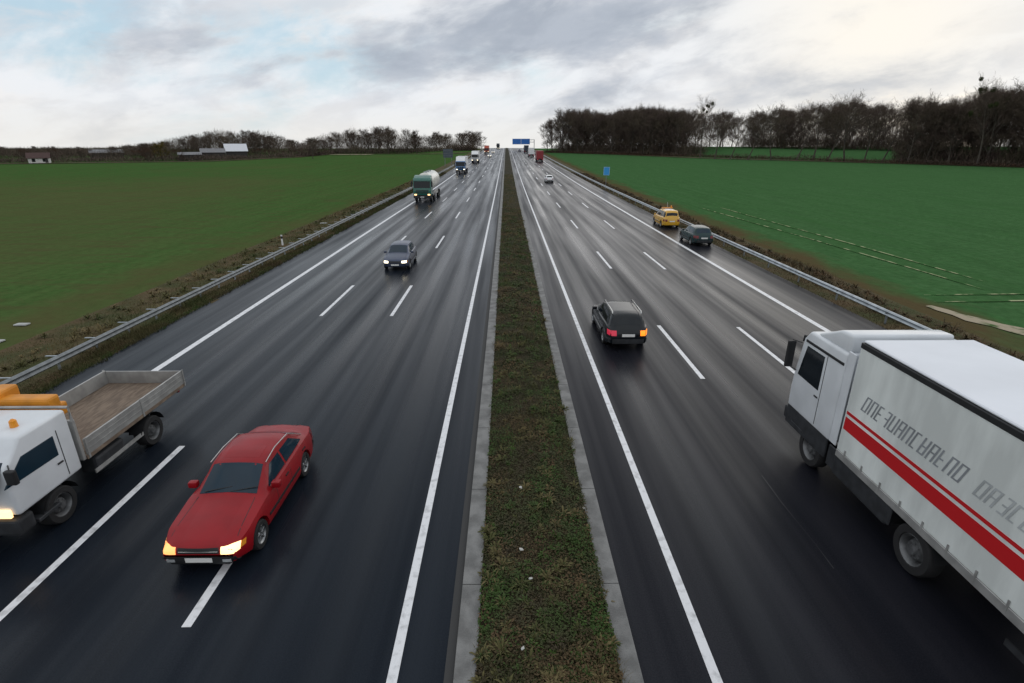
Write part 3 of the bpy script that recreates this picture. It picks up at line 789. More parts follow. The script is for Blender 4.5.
# ------------------------------------------------------------------ lorries
def cab(t, W, L_, z0, H, m, glass='glass', lights='hl', raked=.12, visor=None, fairing=None, dark_low=True):
    """cab occupying local y in [0,L_] with its face at y=0 (front = -y)"""
    hw=W/2
    prof=[(0.02,z0),(0.0,z0+.55),(raked*.35,z0+1.05),(raked+.1,H-.25),(raked+.32,H),(L_,H),(L_,z0)]
    obj('cab',prism_x(prof,-hw,hw,bev=.07,seg=3),M[m],t,smooth=True,sharp=45)
    zb=z0+(H-z0)*.42; zt=H-.38
    def yf(z):
        a,b_=(z0+1.05,raked*.35),(H-.25,raked+.1); return b_[1]*(z-a[0])/(b_[0]-a[0])+a[1]*(b_[0]-z)/(b_[0]-a[0])
    bm=prism_x([(yf(zb)-.012,zb),(yf(zt)-.012,zt),(yf(zt)+.03,zt),(yf(zb)+.03,zb)],-hw+.12,hw-.12,bev=.01); obj('windscreen',bm,M[glass],t)
    for sg in (-1,1):
        x0,x1=sorted((sg*(hw-.02),sg*(hw+.012)))
        obj('side_window',prism_x([(yf(zb)+.22,zb+.05),(min(L_-.45,1.25),zb+.02),(min(L_-.45,1.25),zt-.02),(yf(zt)+.26,zt-.02)],x0,x1,bev=.008),M[glass],t)
        x0,x1=sorted((sg*(hw-.02),sg*(hw+.004)))
        obj('door_seam',prism_x([(min(L_-.35,1.35),z0+.1),(min(L_-.35,1.35)+.02,z0+.1),(min(L_-.35,1.35)+.02,zt+.05),(min(L_-.35,1.35),zt+.05)],x0,x1),M['black'],t)
        obj('door_handle',B(*sorted((sg*hw,sg*(hw+.03))),min(L_-.55,1.15),min(L_-.4,1.3),zb-.18,zb-.14,bev=.008),M['black'],t)
        bm=B(*sorted((sg*(hw+.06),sg*(hw+.26))),-.08,.02,zb+.15,zt-.05,bev=.03,seg=2); tube(bm,[(sg*(hw-.02),.15,zt-.05),(sg*(hw+.16),-.02,zt-.02)],.015,5); tube(bm,[(sg*(hw-.02),.15,zb+.1),(sg*(hw+.16),-.02,zb+.2)],.015,5)
        obj('mirror',bm,M['black'],t)
        obj('headlight',B(*sorted((sg*(hw-.48),sg*(hw-.14))),-.045,.02,z0-.02,z0+.16,bev=.02,seg=2),M[lights],t)
        obj('step',B(*sorted((sg*(hw-.22),sg*(hw+.002))),.35,.95,z0-.42,z0-.34,bev=.01),M['chassis'],t)
    bm=bmesh.new(); 
    for k in range(4): box(bm,-hw+.35,hw-.35,-.03,.03,z0+.24+k*.13,z0+.31+k*.13,bev=.01)
    obj('grille',bm,M['black'],t)
    obj('bumper',B(-hw,hw,-.08,.30,z0-.42,z0-.05,bev=.06,seg=2),M['chassis' if dark_low else m],t)
    obj('number_plate',B(-.26,.26,-.095,-.078,z0-.3,z0-.19),M['plate'],t)
    if visor: obj('sun_visor',prism_x([(-.05+raked,H-.42),(-.02+raked,H-.22),(raked+.1,H-.2),(raked+.1,H-.25)],-hw+.05,hw-.05,bev=.01),M[visor],t)
    if fairing:
        m2,zt2=fairing
        obj('roof_fairing',prism_x([(raked+.45,H-.03),(L_-.5,zt2),(L_-.05,zt2+.02),(L_-.05,H-.03)],-hw+.06,hw-.06,bev=.08,seg=3),M[m2],t,smooth=True,sharp=45)
def chassis(t,W,y0,y1,axles,r=.5,z=.75,rim='rim_w'):
    bm=bmesh.new(); box(bm,-.42,-.3,y0,y1,z-.14,z+.14); box(bm,.3,.42,y0,y1,z-.14,z+.14)
    for y in axles: tube(bm,[(-W/2+.2,y,r),(W/2-.2,y,r)],.07,8)
    obj('chassis',bm,M['chassis'],t)
    for y in axles:
        for sd in (-1,1):
            wheel(t,sd*(W/2-.19),y,r,.32,sd,rim)
            x0,x1=sorted((sd*(W/2-.38),sd*(W/2-.02)))
            bm=bmesh.new(); n=10; rr=r+.10; vs=[]
            for k in range(n+1):
                a=math.pi*(.08+.84*k/n); vs.append(((y-rr*math.cos(a)),r+rr*math.sin(a)))
            for (a0,b0),(a1,b1) in zip(vs,vs[1:]):
                q=[bm.verts.new(p) for p in((x0,a0,b0),(x1,a0,b0),(x1,a1,b1),(x0,a1,b1))]; bm.faces.new(q)
            bmesh.ops.remove_doubles(bm,verts=bm.verts,dist=.001)
            obj('mudguard',bm,M['black'],t,smooth=True)

# big white articulated lorry, right carriageway, front (far end) at y=13.5
W=2.5
t=thing('articulated_lorry','big white lorry with red side stripes at the right edge','lorry',(7.87+W/2,13.45,0),AWAY)
cab(t,W,2.05,1.12,3.42,'white','glass','lamp_off',visor='black',fairing=('white',3.84))
for sg in (-1,1): obj('roof_gutter',B(*sorted((sg*(W/2-.03),sg*(W/2+.02))),.35,2.0,3.10,3.17,bev=.01),M['black'],t)
chassis(t,W,.4,6.3,(1.35,5.1),r=.5)
for sg in (-1,1):
    obj('side_deflector',B(*sorted((sg*(W/2-.05),sg*(W/2-.01))),2.05,2.32,1.15,3.5,bev=.015),M['white'],t)
    obj('fuel_tank',B(*sorted((sg*(W/2-.62),sg*(W/2-.04))),2.3,4.3,.42,1.0,bev=.1,seg=3),M['chassis'],t)
    obj('side_skirt',B(*sorted((sg*(W/2-.09),sg*(W/2-.05))),2.05,4.4,.50,1.06,bev=.02),M['chassis'],t)
    obj('entry_fender',B(*sorted((sg*(W/2-.07),sg*(W/2-.003))),.05,2.0,.62,1.16,bev=.03,seg=2),M['chassis'],t)
obj('tail_light',B(-W/2+.25,-W/2+.6,6.25,6.3,.72,.84,bev=.02),M['tl'],t); obj('tail_light',B(W/2-.6,W/2-.25,6.25,6.3,.72,.84,bev=.02),M['tl'],t)
tr=thing('lorry_trailer','long white curtain sided trailer with grey lettering and red stripe','trailer',(7.87+W/2,13.45,0),AWAY)
y0,y1=2.42,16.0
obj('curtain_side',B(-W/2+.004,W/2-.004,y0,y1,1.15,3.72,bev=.01),M['tarp'],tr)
obj('roof',B(-W/2+.03,W/2-.03,y0,y1,3.845,3.90,bev=.02),M['tarp_roof'],tr)
for sg in (-1,1):
    obj('roof_rail',B(*sorted((sg*(W/2-.08),sg*(W/2+.01))),y0-.01,y1,3.72,3.842,bev=.01),M['black'],tr)
    obj('side_rail',B(*sorted((sg*(W/2-.08),sg*(W/2+.012))),y0,y1,.97,1.148,bev=.01),M['alu'],tr)
    k=y0+.3
    while k<y1:
        obj('curtain_strap',B(*sorted((sg*(W/2+.004),sg*(W/2+.018))),k,k+.035,1.05,1.27),M['alu'],tr); k+=.62
    x0,x1=sorted((sg*(W/2-.01),sg*(W/2+.001)))
    obj('red_stripe',B(x0,x1,y0+.05,y1,1.72,2.03),M['stripe'],tr,label='thick red stripe')
    obj('red_stripe',B(x0,x1,y0+.05,y1,2.105,2.18),M['stripe'],tr,label='thin red stripe')
    # blurred, unreadable grey italic lettering: slanted strokes
    YM=y0+6.0; rnd=random.Random(4); bm=bmesh.new(); bm2=bmesh.new()
    def glyph(bm,u,w,z0,z1,kind):
        sl=.35*(z1-z0); s=w*.24; h=z1-z0
        def bar(ua,va,ub,vb,th):
            # a parallelogram bar in glyph space
            pts=[]
            if abs(va-vb)>abs(ua-ub): pts=[(ua,va),(ua+th,va),(ub+th,vb),(ub,vb)]
            else: pts=[(ua,va),(ub,vb),(ub,vb+th),(ua,va+th)]
            P=[]
            for a,b_ in pts:
                zz=z0+b_; yy=u+a+ (sl*(b_/h))
                P.append((yy if sg>0 else -yy, zz))
            q=[bm.verts.new((sg*(W/2+.0025),(yy if sg>0 else 2*YM-yy),zz)) for yy,zz in [(a_ if sg>0 else -a_,b_) for a_,b_ in P]]; bm.faces.new(q)
        if 'l' in kind: bar(0,0,0,h,s)
        if 'r' in kind: bar(w-s,0,w-s,h,s)
        if 't' in kind: bar(s,h-s*.8,w-s,h-s*.8,s*.8)
        if 'm' in kind: bar(s,h*.45,w-s,h*.45,s*.8)
        if 'b' in kind: bar(s,0,w-s,0,s*.8)
    u=y0+.45
    for g in ('ltrb','lrt','ltmb','rtm','lrb','ltmr','lrt','ltb','lrmb','ltrm','lmb','lrt','ltrb'):
        glyph(bm,u,.17,2.42,2.80,g); u+=.215
    u+=.25
    for g in ('ltrb','lrmt','rtmb','ltb','lrb','ltmr','lrt','ltmb','rtb','ltrb','lrm','ltmb','ltrb','lrt','ltmb','ltrb','lrt','ltmb','ltb','lrtm','ltmb','lrt','lb','lrtb','ltmb','lrm','ltmb','ltrb','lrt','ltmb'):
        glyph(bm2,u,.17,2.42,2.78,g); u+=.215
    obj('lettering',bm,M['letter'],tr,label='dark grey bold italic lettering')
    obj('lettering',bm2,M['letter2'],tr,label='pale grey bold italic lettering')
obj('front_wall',B(-W/2+.02,W/2-.02,y0-.03,y0-.004,1.15,3.8,bev=.01),M['white'],tr)
bm=bmesh.new()
for yy in (11.2,12.5,13.8): tube(bm,[(-W/2+.2,yy,.5),(W/2-.2,yy,.5)],.07,8)
box(bm,-.45,.45,y0,y1,.72,.96); obj('underframe',bm,M['chassis'],tr)
for yy in (11.2,12.5,13.8):
    for sd in (-1,1): wheel(tr,sd*(W/2-.2),yy,.5,.36,sd,'rim_w')
obj('side_guard',B(-W/2+.03,-W/2+.06,7.2,10.4,.5,.62),M['chassis'],tr); obj('side_guard',B(W/2-.06,W/2-.03,7.2,10.4,.5,.62),M['chassis'],tr)

# flatbed lorry, left edge, towards the camera, face at y=8.75
W=2.36
t=thing('flatbed_lorry','white flatbed lorry with orange folded crane and empty bed at the left edge','lorry',(-9.88-W/2,9.05,0),OUT)
cab(t,W,1.75,.88,2.42,'white','glass_b','hl2',raked=.2,dark_low=True)
chassis(t,W,.4,5.9,(1.0,4.3),r=.42,z=.72)
bx0,bx1=-W/2,W/2
bm=B(bx0,bx1,1.95,6.05,.98,1.08,bev=.01); obj('bed_floor',bm,M['wood'],t)
for nm,a in (('side_board',(bx0,bx0+.045,1.98,6.03,1.083,1.50)),('side_board',(bx1-.045,bx1,1.98,6.03,1.083,1.50)),('tailboard',(bx0+.05,bx1-.05,6.01,6.05,1.083,1.48))):
    bm=B(*a,bev=.008)
    # ribbed aluminium planks
    x0_,x1_,ya,yb,za,zb=a
    if nm=='side_board':
        sg=-1 if x0_<0 else 1; xo=sg*W/2
        for k in (1.215,1.35): box(bm,*sorted((xo,xo+sg*.012)),ya,yb,k,k+.02)
        for k in (ya,(ya+yb)/2,yb-.05): box(bm,*sorted((xo-sg*.0,xo+sg*.02)),k,k+.05,1.0,1.52)
    obj(nm,bm,M['alu'],t)
bm=bmesh.new(); box(bm,bx0+.03,bx1-.03,1.86,1.94,1.0,2.05,bev=.01); tube(bm,[(bx0+.06,1.9,2.05),(bx0+.06,1.9,2.38),(bx1-.06,1.9,2.38),(bx1-.06,1.9,2.05)],.035,8)
obj('headboard',bm,M['alu'],t)
# orange folded loading crane behind the cab
bm=bmesh.new(); box(bm,-.28,.28,2.0,2.5,1.08,1.75,bev=.05,seg=2); box(bm,-.95,.62,2.02,2.34,2.16,2.52,bev=.06,seg=2); box(bm,-.80,.50,2.36,2.62,1.90,2.20,bev=.05,seg=2); box(bm,-.9,-.5,2.0,2.6,2.3,2.66,bev=.06,seg=2); tube(bm,[(0,2.2,1.7),(.05,2.18,2.25)],.14,10); tube(bm,[(-.75,2.2,2.05),(-.7,2.45,1.85)],.1,8)
obj('loading_crane',bm,M['orange'],t)
for sg in (-1,1):
    obj('beacon',T([(sg*.75,.95,2.41),(sg*.75,.95,2.56),(sg*.75,.95,2.60)],[.075,.065,.02],12),M['amber'],t)
    obj('fuel_tank',B(*sorted((sg*(W/2-.5),sg*(W/2-.06))),2.2,3.2,.42,.86,bev=.08,seg=2),M['chassis'],t)
    obj('underrun_guard',B(*sorted((sg*(W/2-.07),sg*(W/2-.04))),2.1,3.9,.5,.6),M['alu'],t)
obj('tail_light',B(-W/2+.2,-W/2+.5,5.92,6.0,.80,.9),M['tl'],t); obj('tail_light',B(W/2-.5,W/2-.2,5.92,6.0,.80,.9),M['tl'],t)

# green tanker
t=thing('tanker_lorry','green cab lorry carrying a rounded cream tank','lorry',(-11.8,78.0,0),OUT)
cab(t,2.5,2.0,1.0,3.3,'green_t','glass','hl2',visor='green_t',fairing=('green_t',3.6))
chassis(t,2.5,.5,11.5,(1.4,4.4,9.2,10.5),r=.5)
bm=bmesh.new()
def zl(y): return 1.28
N_=16
rings=[]
for y,sc in ((2.5,.55),(2.62,.86),(2.9,1),(5,1),(9,1),(11.3,1),(11.6,.86),(11.7,.55)):
    rings.append([bm.verts.new((math.cos(2*math.pi*k/N_)*1.22*sc, y, 2.55+math.sin(2*math.pi*k/N_)*1.32*sc)) for k in range(N_)])
for a,b_ in zip(rings,rings[1:]):
    for k in range(N_): bm.faces.new((a[k],a[(k+1)%N_],b_[(k+1)%N_],b_[k]))
bm.faces.new(rings[0]); bm.faces.new(rings[-1])
obj('tank',bm,M['tank'],t,smooth=True,sharp=50)
bm=bmesh.new()
for y in (4,6.3,8.6): tube(bm,[(0,y,3.84),(0,y,3.98)],.25,12)
obj('manhole',bm,M['galv'],t)
obj('side_bunker',B(-1.2,-1.1,3.0,8.4,.7,1.25,bev=.02),M['alu'],t); obj('side_bunker',B(1.1,1.2,3.0,8.4,.7,1.25,bev=.02),M['alu'],t)

def boxlorry(name,label,loc,rz,cm,bm_,H=3.95,L_=11,cabH=3.2,front='hl',fair=None,doors=True,W=2.5,Hc=None):
    t=thing(name,label,'lorry',loc,rz)
    cab(t,W,2.0,1.0,cabH,cm,'glass',front,visor='black',fairing=fair)
    chassis(t,W,.5,L_,(1.4,L_-3.2,L_-1.9),r=.5)
    obj('cargo_box',B(-W/2,W/2,2.35,L_,1.15,H,bev=.03),M[bm_],t)
    bm=bmesh.new()
    for x in (-W/2+.03,-.03,.03,W/2-.09): box(bm,x,x+.06,L_-.01,L_+.03,1.2,H-.05)
    obj('door_frame',bm,M[bm_],t)
    obj('tail_light',B(-W/2+.1,-W/2+.5,L_-.02,L_+.02,.85,1.0),M['tl_on'],t); obj('tail_light',B(W/2-.5,W/2-.1,L_-.02,L_+.02,.85,1.0),M['tl_on'],t)
    obj('underrun_bar',B(-W/2+.1,W/2-.1,L_-.1,L_,.45,.6),M['chassis'],t)
    return t
boxlorry('box_lorry','blue cab lorry with white top behind the green tanker',(-11.75,145,z_(145)),OUT,'blue_t','white_c',H=4.1,cabH=3.1,fair=('white_c',3.95))
boxlorry('box_lorry','white cab lorry behind the blue one on the oncoming side',(-11.2,203,z_(203)),OUT,'white_c','white_c',H=4.1,cabH=3.2,fair=('white_c',3.95))
boxlorry('box_lorry','orange red lorry, farthest of the oncoming lorries',(-10.6,308,z_(308)),OUT,'redor','redor',H=4.2,cabH=3.1,fair=('redor',4.0),front='hl')
boxlorry('box_lorry','distant dark lorry at the crest of the oncoming side',(-6.6,470,z_(470)),OUT,'dkblue','dkblue',H=4.0)
def away(label,x,y,cm,bm_,H,L_=11): return boxlorry('box_lorry',label,(x,y+L_,z_(y)),AWAY,cm,bm_,H=H,L_=L_)
away('dull red box lorry seen from behind, nearest on the far right carriageway',12.75,212,'red_t','red_t',3.95)
away('white box lorry seen from behind in front of the red one',11.75,262,'white_c','white_c',4.0)
away('dark blue lorry seen from behind ahead of the white one',11.7,325,'dkblue','dkblue',4.1)

# ------------------------------------------------------------------ trees
def make_tree_mesh(seed, H=20, spread=.30, base=.25, dens=1.0, lean=0.0, tw=.06, upright=.55, mist=0):
    rnd=random.Random(seed)
    tb=bmesh.new(); cv=[]; cf=[]; balls=[]
    def rdir(d, ang):
        a=d.orthogonal().normalized(); b_=d.cross(a); th=rnd.uniform(0,6.283)
        return (d*math.cos(ang)+(a*math.cos(th)+b_*math.sin(th))*math.sin(ang)).normalized()
    def twig(p,d,l,w):
        s=d.cross(Vector((rnd.uniform(-1,1),rnd.uniform(-1,1),rnd.uniform(-1,1))))
        if s.length<.01: return
        s=s.normalized()*w/2; n=len(cv); q=p+d*l*.5+Vector((0,0,rnd.uniform(-.05,.1)*l)); e=p+d*l
        cv.extend([p-s,p+s,q+s*.8,q-s*.8,e]); cf.append((n,n+1,n+2,n+3)); cf.append((n+3,n+2,n+4))
    def spray(p,d,l,w):
        twig(p,d,l,w)
        for k in range(3):
            u=rnd.uniform(.25,.95); dd=rdir(d,rnd.uniform(.4,.9)); dd.z+=.12; dd.normalize()
            twig(p+d*l*u,dd,l*rnd.uniform(.4,.7),w*.75)
            if rnd.random()<.6:
                d3=rdir(dd,rnd.uniform(.4,.9)); twig(p+d*l*u+dd*l*.35,d3,l*.4,w*.6)
    def branch(p,d,l,r,lev):
        n=4; pts=[p]; q=p.copy(); dd=d.copy()
        for i in range(n):
            dd=(dd+Vector((rnd.uniform(-.18,.18),rnd.uniform(-.18,.18),rnd.uniform(-.02,.16)))).normalized(); q=q+dd*l/n; pts.append(q.copy())
        tube(tb,pts,[r*(1-.75*i/n) for i in range(n+1)],n=4 if lev>1 else 5,cap=False)
        m=int((5 if lev==1 else 6)*dens)+1
        for k in range(m):
            u=rnd.uniform(.3,1.0); i=min(n-1,int(u*n)); pp=pts[i].lerp(pts[i+1],u*n-i)
            nd=rdir(dd,rnd.uniform(.35,.95)); nd.z+=.2; nd.normalize()
            if lev<2: branch(pp,nd,l*rnd.uniform(.35,.6),r*.4,lev+1)
            else: spray(pp,nd,H*rnd.uniform(.05,.10),tw)
        spray(pts[-1],dd,H*.08,tw)
        if mist and lev==2 and len(balls)<mist and pts[-1].z>H*.62 and rnd.random()<.12: balls.append(pts[-1])
    n=7; pts=[Vector((0,0,-.5))]; q=pts[0].copy(); d=Vector((lean,lean*.3,1)).normalized()
    for i in range(n):
        d=(d+Vector((rnd.uniform(-.09,.09),rnd.uniform(-.09,.09),.06))).normalized(); q=q+d*H*.84/n; pts.append(q.copy())
    r0=H*.014
    tube(tb,pts,[r0*(1.25 if i==0 else 1-.85*i/n) for i in range(n+1)],n=7,cap=False)
    nl=int(15*dens)+4
    for k in range(nl):
        u=base+(1-base)*(k+rnd.random())/nl*.98; i=min(n-1,int(u*n)); pp=pts[i].lerp(pts[i+1],u*n-i)
        th=k*2.4+rnd.uniform(-.5,.5); up=upright+rnd.uniform(-.15,.35)+u*.5
        dd=Vector((math.cos(th),math.sin(th),up)).normalized()
        shape=math.sin(math.pi*(.18+.72*(u-base)/(1-base)))**.7
        branch(pp,dd,H*spread*shape*rnd.uniform(.75,1.15)*1.25,r0*.45*(1.15-u),1)
    def tomesh(bm,nm):
        me=bpy.data.meshes.new(nm); bm.to_mesh(me); bm.free(); return me
    tm=tomesh(tb,'trunk'); tm.materials.append(M['bark'])
    cm=bpy.data.meshes.new('crown'); cm.from_pydata([tuple(v) for v in cv],[],cf); cm.update()
    mm=None
    if balls:
        bm=bmesh.new()
        for c in balls:
            r=rnd.uniform(.45,.8)
            for k in range(260):
                v=Vector((rnd.gauss(0,1),rnd.gauss(0,1),rnd.gauss(0,1))).normalized()*r*rnd.random()**.4
                a=Vector((rnd.uniform(-1,1),rnd.uniform(-1,1),rnd.uniform(-1,1))).normalized()*.14
                b_=v.cross(a); b_=b_.normalized()*.07 if b_.length>1e-4 else Vector((.07,0,0))
                q=[bm.verts.new(c+v+w_) for w_ in(-a,b_,a,-b_)]; bm.faces.new(q)
        mm=tomesh(bm,'mistletoe'); mm.materials.append(M['mistle'])
    return tm,cm,mm
TV=[]
for i,(sp,ba,de,up) in enumerate([(.27,.14,1.15,.6),(.24,.20,1.1,.8),(.29,.10,1.2,.5),(.22,.16,1.25,1.0),(.27,.24,1.1,.7),(.25,.08,1.25,.6)]):
    tm,cm,_=make_tree_mesh(100+i,20,sp,ba,de,0,.06,up); cm.materials.append(M['twig']); TV.append((tm,cm,None))
LEAN=[]
for i in range(3):
    tm,cm,_=make_tree_mesh(300+i,20,.30,.42,.9,(-.22,.18,.30)[i],.06,.5); cm.materials.append(M['twig']); LEAN.append((tm,cm,None))
MIS=[]
for i in range(2):
    tm,cm,mm=make_tree_mesh(400+i,20,.24,.35,.75,0,.055,.8,mist=14); cm.materials.append(M['twig']); MIS.append((tm,cm,mm))
SH=[]
for i in range(3):
    tm,cm,_=make_tree_mesh(500+i,8,.42,.06,1.0,0,.035,.5); cm.materials.append(M['twig_r']); SH.append((tm,cm,None))
YL=[]
tm,cm,_=make_tree_mesh(600,9,.34,.15,1.1,0,.12,.5); cm.materials.append(M['leaf_y']); YL.append((tm,cm,None))
def tree(var,x,y,H,H0,label,cat,group,name='bare_tree',wide=1.0):
    t=thing(name,label,cat,(x,y,height(x,y)-.35),random.uniform(0,6.28) if var not in LEAN else 0,group)
    s=H/H0; t.scale=(s*wide,s*wide,s)
    for nm,me in (('trunk',var[0]),('crown',var[1]),('mistletoe',var[2])):
        if me:
            o=bpy.data.objects.new(nm,me); C.objects.link(o); o.parent=t
    return t
def topH(px,ty,y):
    """tree height so that real top reaches the skyline at that bearing"""
    z=y*.937+2.8; return None
RP=[(543,128),(549,116),(570,111),(600,113),(640,111),(680,113),(720,114),(760,114),(800,108),(850,104),(870,107),(890,105),(915,100),(940,104),(960,99),(1000,91),(1024,85),(1200,70)]
LP=[(-60,146),(0,147),(15,150),(40,151),(100,150),(130,147),(160,145),(180,140),(200,137),(235,133),(265,135),(290,141),(305,143),(322,140),(335,135),(370,131),(400,132),(415,134),(430,137),(440,134),(455,138),(465,133.5),(480,133.5),(488,142)]
def skyH(P,x,y):
    z=y*.937+2; px=506+536*x/z; ty=interp(P,px); h=8+(142-ty)*.937*z/536; return px,(h-height(x,y)+.35)*(1.06 if x>0 else 1.20)
rnd=random.Random(11)
nR=0
E0=Vector((26,345)); ED=Vector((166-26,180-345)); EL=ED.length; EDn=ED/EL
def place_right(s,dpt,kind='wood'):
    p=E0+EDn*s+WN*dpt; x,y=p
    if x<24: x=24+rnd.random()*3
    px,h=skyH(RP,x,y)
    return x,y,px,h
GR='bare trees of the dense wood on the right'
# front ranks, dense, at both ends of the wood edge; back ranks behind the meadow
used=[]
def ok(x,y,d):
    for a,b_ in used:
        if (a-x)**2+(b_-y)**2<d*d: return False
    used.append((x,y)); return True
tries=0
while nR<150 and tries<20000:
    tries+=1
    s=rnd.uniform(-8,EL*1.22); dpt=rnd.uniform(2,95)**1.0
    if rnd.random()<.45: dpt=rnd.uniform(2,30)
    f=s/EL
    gap = .40<f<.84
    if gap and dpt<50: continue
    x,y,px,h=place_right(s,dpt)
    if px<545 or px>1090: continue
    if not ok(x,y,4.2 if dpt<35 else 5.5): continue
    h=min(h,32)*rnd.uniform(.84,1.0)
    front=dpt<14
    v=rnd.choice(TV)
    tree(v,x,y,h,20,'bare brown tree standing in the front rank of the wood on the right' if front else 'bare brown tree deeper inside the dense wood on the right','tree',GR if not front else 'bare trees in the front rank of the wood on the right',wide=rnd.uniform(.95,1.3))
    nR+=1
# leaning trees in front of the meadow
lx=[(748,160),(772,160.3),(797,160.5),(814,160.8),(828,161),(846,161.3),(866,161.5),(884,162),(902,162.5),(730,159.5),(715,159)]
ords=['third','fourth','fifth','sixth','seventh','eighth','ninth','tenth','eleventh','second','first']
for i,(px,py) in enumerate(lx):
    yy=230
    for _ in range(12):
        z=(8-elev(yy)+.35)*572/(py-142); yy=(z-2.6)/.937
    x=(px-506)*z/536; _,h=skyH(RP,x,yy)
    used.append((x,yy))
    tree(rnd.choice(LEAN),x,yy,h*rnd.uniform(.86,1.0),20,'bare tree on a leaning trunk, %s from the left in the row before the meadow'%ords[i],'tree','row of leaning bare trees before the meadow',wide=1.15)
for (px,dy,yy,lab) in ((701,9,262,'bare tree dotted with mistletoe balls rising above the middle of the wood'),(982,9,190,'tall bare tree dotted with dark mistletoe balls near the right edge')):
    z=yy*.937+2; x=(px-506)*z/536; _,h=skyH(RP,x,yy)
    tree(MIS[0 if px<800 else 1],x,yy,h+(4.5 if px<800 else 2),20,lab,'tree',None,wide=.9)
# left
GL='bare trees behind the left field'
n=0;tries=0
while n<128 and tries<20000:
    tries+=1
    px0=rnd.uniform(-40,487)
    if px0>425: y=rnd.uniform(395,465)
    elif px0>318: y=rnd.uniform(316,370)
    elif px0>175 and px0<300: y=rnd.uniform(275,345)
    else: y=rnd.uniform(225,330)
    z=y*.937+2; x=(px0-506)*z/536
    if x>-18.5: continue
    px,h=skyH(LP,x,y)
    if not ok(x,y,4.6 if px0>318 else 5.5): continue
    h=max(4,h*rnd.uniform(.72,1.02)); n+=1
    zone='bare tree in the clump beside the far end of the oncoming carriageway' if px0>425 else 'bare brown tree in the wood behind the middle of the left field' if px0>318 else 'bare tree on the wooded rise behind the farm' if 175<px0<300 else 'low bare tree in the hedge line behind the left field'
    tree(rnd.choice(TV),x,y,h,20,zone,'tree',zone.replace('bare brown tree','bare trees').replace('bare tree','bare trees'),wide=rnd.uniform(1.2,1.8) if h<10 else rnd.uniform(1.0,1.4))
z=232*.937+2; tree(YL[0],(164-506)*z/536,232,6.5,9,'small tree with yellow brown leaves left of the farm sheds','tree',None,name='yellow_tree',wide=1.3)
# undergrowth as one mass along the feet of the woods
def thicket(name,label,fn,count,m,h=2.6):
    vs=[];fs=[];r=random.Random(5)
    for _ in range(count):
        x,y,hh=fn(r); z0=height(x,y)-.35; 
        a=r.uniform(0,6.283); l=hh*r.uniform(.3,.9); zz=z0+hh*r.random()**1.2
        d=Vector((math.cos(a)*.6,math.sin(a)*.6,r.uniform(.3,1.3))).normalized()*l; s=Vector((-math.sin(a),math.cos(a),0))*r.uniform(.03,.08)
        p=Vector((x,y,zz)); n=len(vs); vs+=[p-s,p+s,p+d*.6+s,p+d]; fs+=[(n,n+1,n+2,n+3)]
    o=raw(name,[tuple(v) for v in vs],fs,m); tag(o,label,'undergrowth',None,'stuff')
def fr(r):
    while True:
        s=r.uniform(-5,EL*1.25); d=r.uniform(0,26)**1
        if .42<s/EL<.82 and d>4: d=r.uniform(52,75)
        p=E0+EDn*s+WN*d
        if p.x<23: continue
        return p.x,p.y,(1.7 if d<4 else 5.5)*(.6+.8*abs(noise.noise(Vector((p.x*.1,p.y*.1,0)))))
thicket('right_undergrowth','tangled brown undergrowth at the foot of the right wood',fr,60000,'twig')
def fb(r):
    s=r.uniform(-5,EL*1.25); p=E0+EDn*s+WN*r.uniform(-2,3); return max(p.x,22),p.y,.9
thicket('right_brambles','low reddish brown brambles between the right field and the wood',fb,14000,'twig_r')
LE=[(-22,395),(-36,385),(-62,322),(-97,316),(-99,272),(-118,230),(-154,219),(-190,210),(-230,205)]
def fl(r):
    i=r.randrange(len(LE)-1); a=Vector(LE[i]).lerp(Vector(LE[i+1]),r.random()); return a.x+r.uniform(-3,3),a.y+r.uniform(0,14),(3.6 if a.x>-97 else 1.9)*(.5+abs(noise.noise(Vector((a.x*.1,a.y*.1,2)))))
thicket('left_undergrowth','low brown hedge and undergrowth behind the left field',fl,36000,'twig')
def mass(name,label,fn,count):
    vs=[];fs=[];r_=random.Random(9)
    for _ in range(count):
        x,y,hh=fn(r_); z0=height(x,y)-.35
        a=r_.uniform(0,6.283); l=r_.uniform(.9,2.2); zz=z0+hh*r_.random()**.85
        d=Vector((math.cos(a)*.55,math.sin(a)*.55,r_.uniform(.1,1.5))).normalized()*l; s_=Vector((-math.sin(a),math.cos(a),r_.uniform(-.4,.4)))*r_.uniform(.02,.045)
        p=Vector((x,y,zz)); n=len(vs); vs+=[p-s_,p+s_,p+d*.6+s_,p+d]; fs+=[(n,n+1,n+2,n+3)]
    o=raw(name,[tuple(v) for v in vs],fs,'twig'); tag(o,label,'wood',None,'stuff')
def fm(r_):
    while True:
        s=r_.uniform(-4,EL*1.25); d=r_.uniform(6,70)
        if .42<s/EL<.82:
            if d<52 and r_.random()<.72: d=r_.uniform(58,100)
            elif d<52: continue
        p=E0+EDn*s+WN*d
        if p.x<25: continue
        _,h=skyH(RP,p.x,p.y); return p.x,p.y,min(h,30)*.88*(.85+.22*noise.noise(Vector((p.x*.12,p.y*.12,5))))
mass('right_wood_interior','mass of bare branches filling the inside of the right wood',fm,170000)
def fml(r_):
    while True:
        px0=r_.uniform(-40,485)
        if px0>425: y=r_.uniform(398,450)
        elif px0>318: y=r_.uniform(322,362)
        elif px0>175: y=r_.uniform(275,335)
        else: y=r_.uniform(240,330)
        x=(px0-506)*(y*.937+2)/536
        if x<-19:
            _,h=skyH(LP,x,y); return x,y,max(2.5,h*.90*(.82+.55*noise.noise(Vector((x*.14,y*.03,5)))))
mass('left_wood_interior','mass of bare branches filling the woods behind the left field',fml,120000)
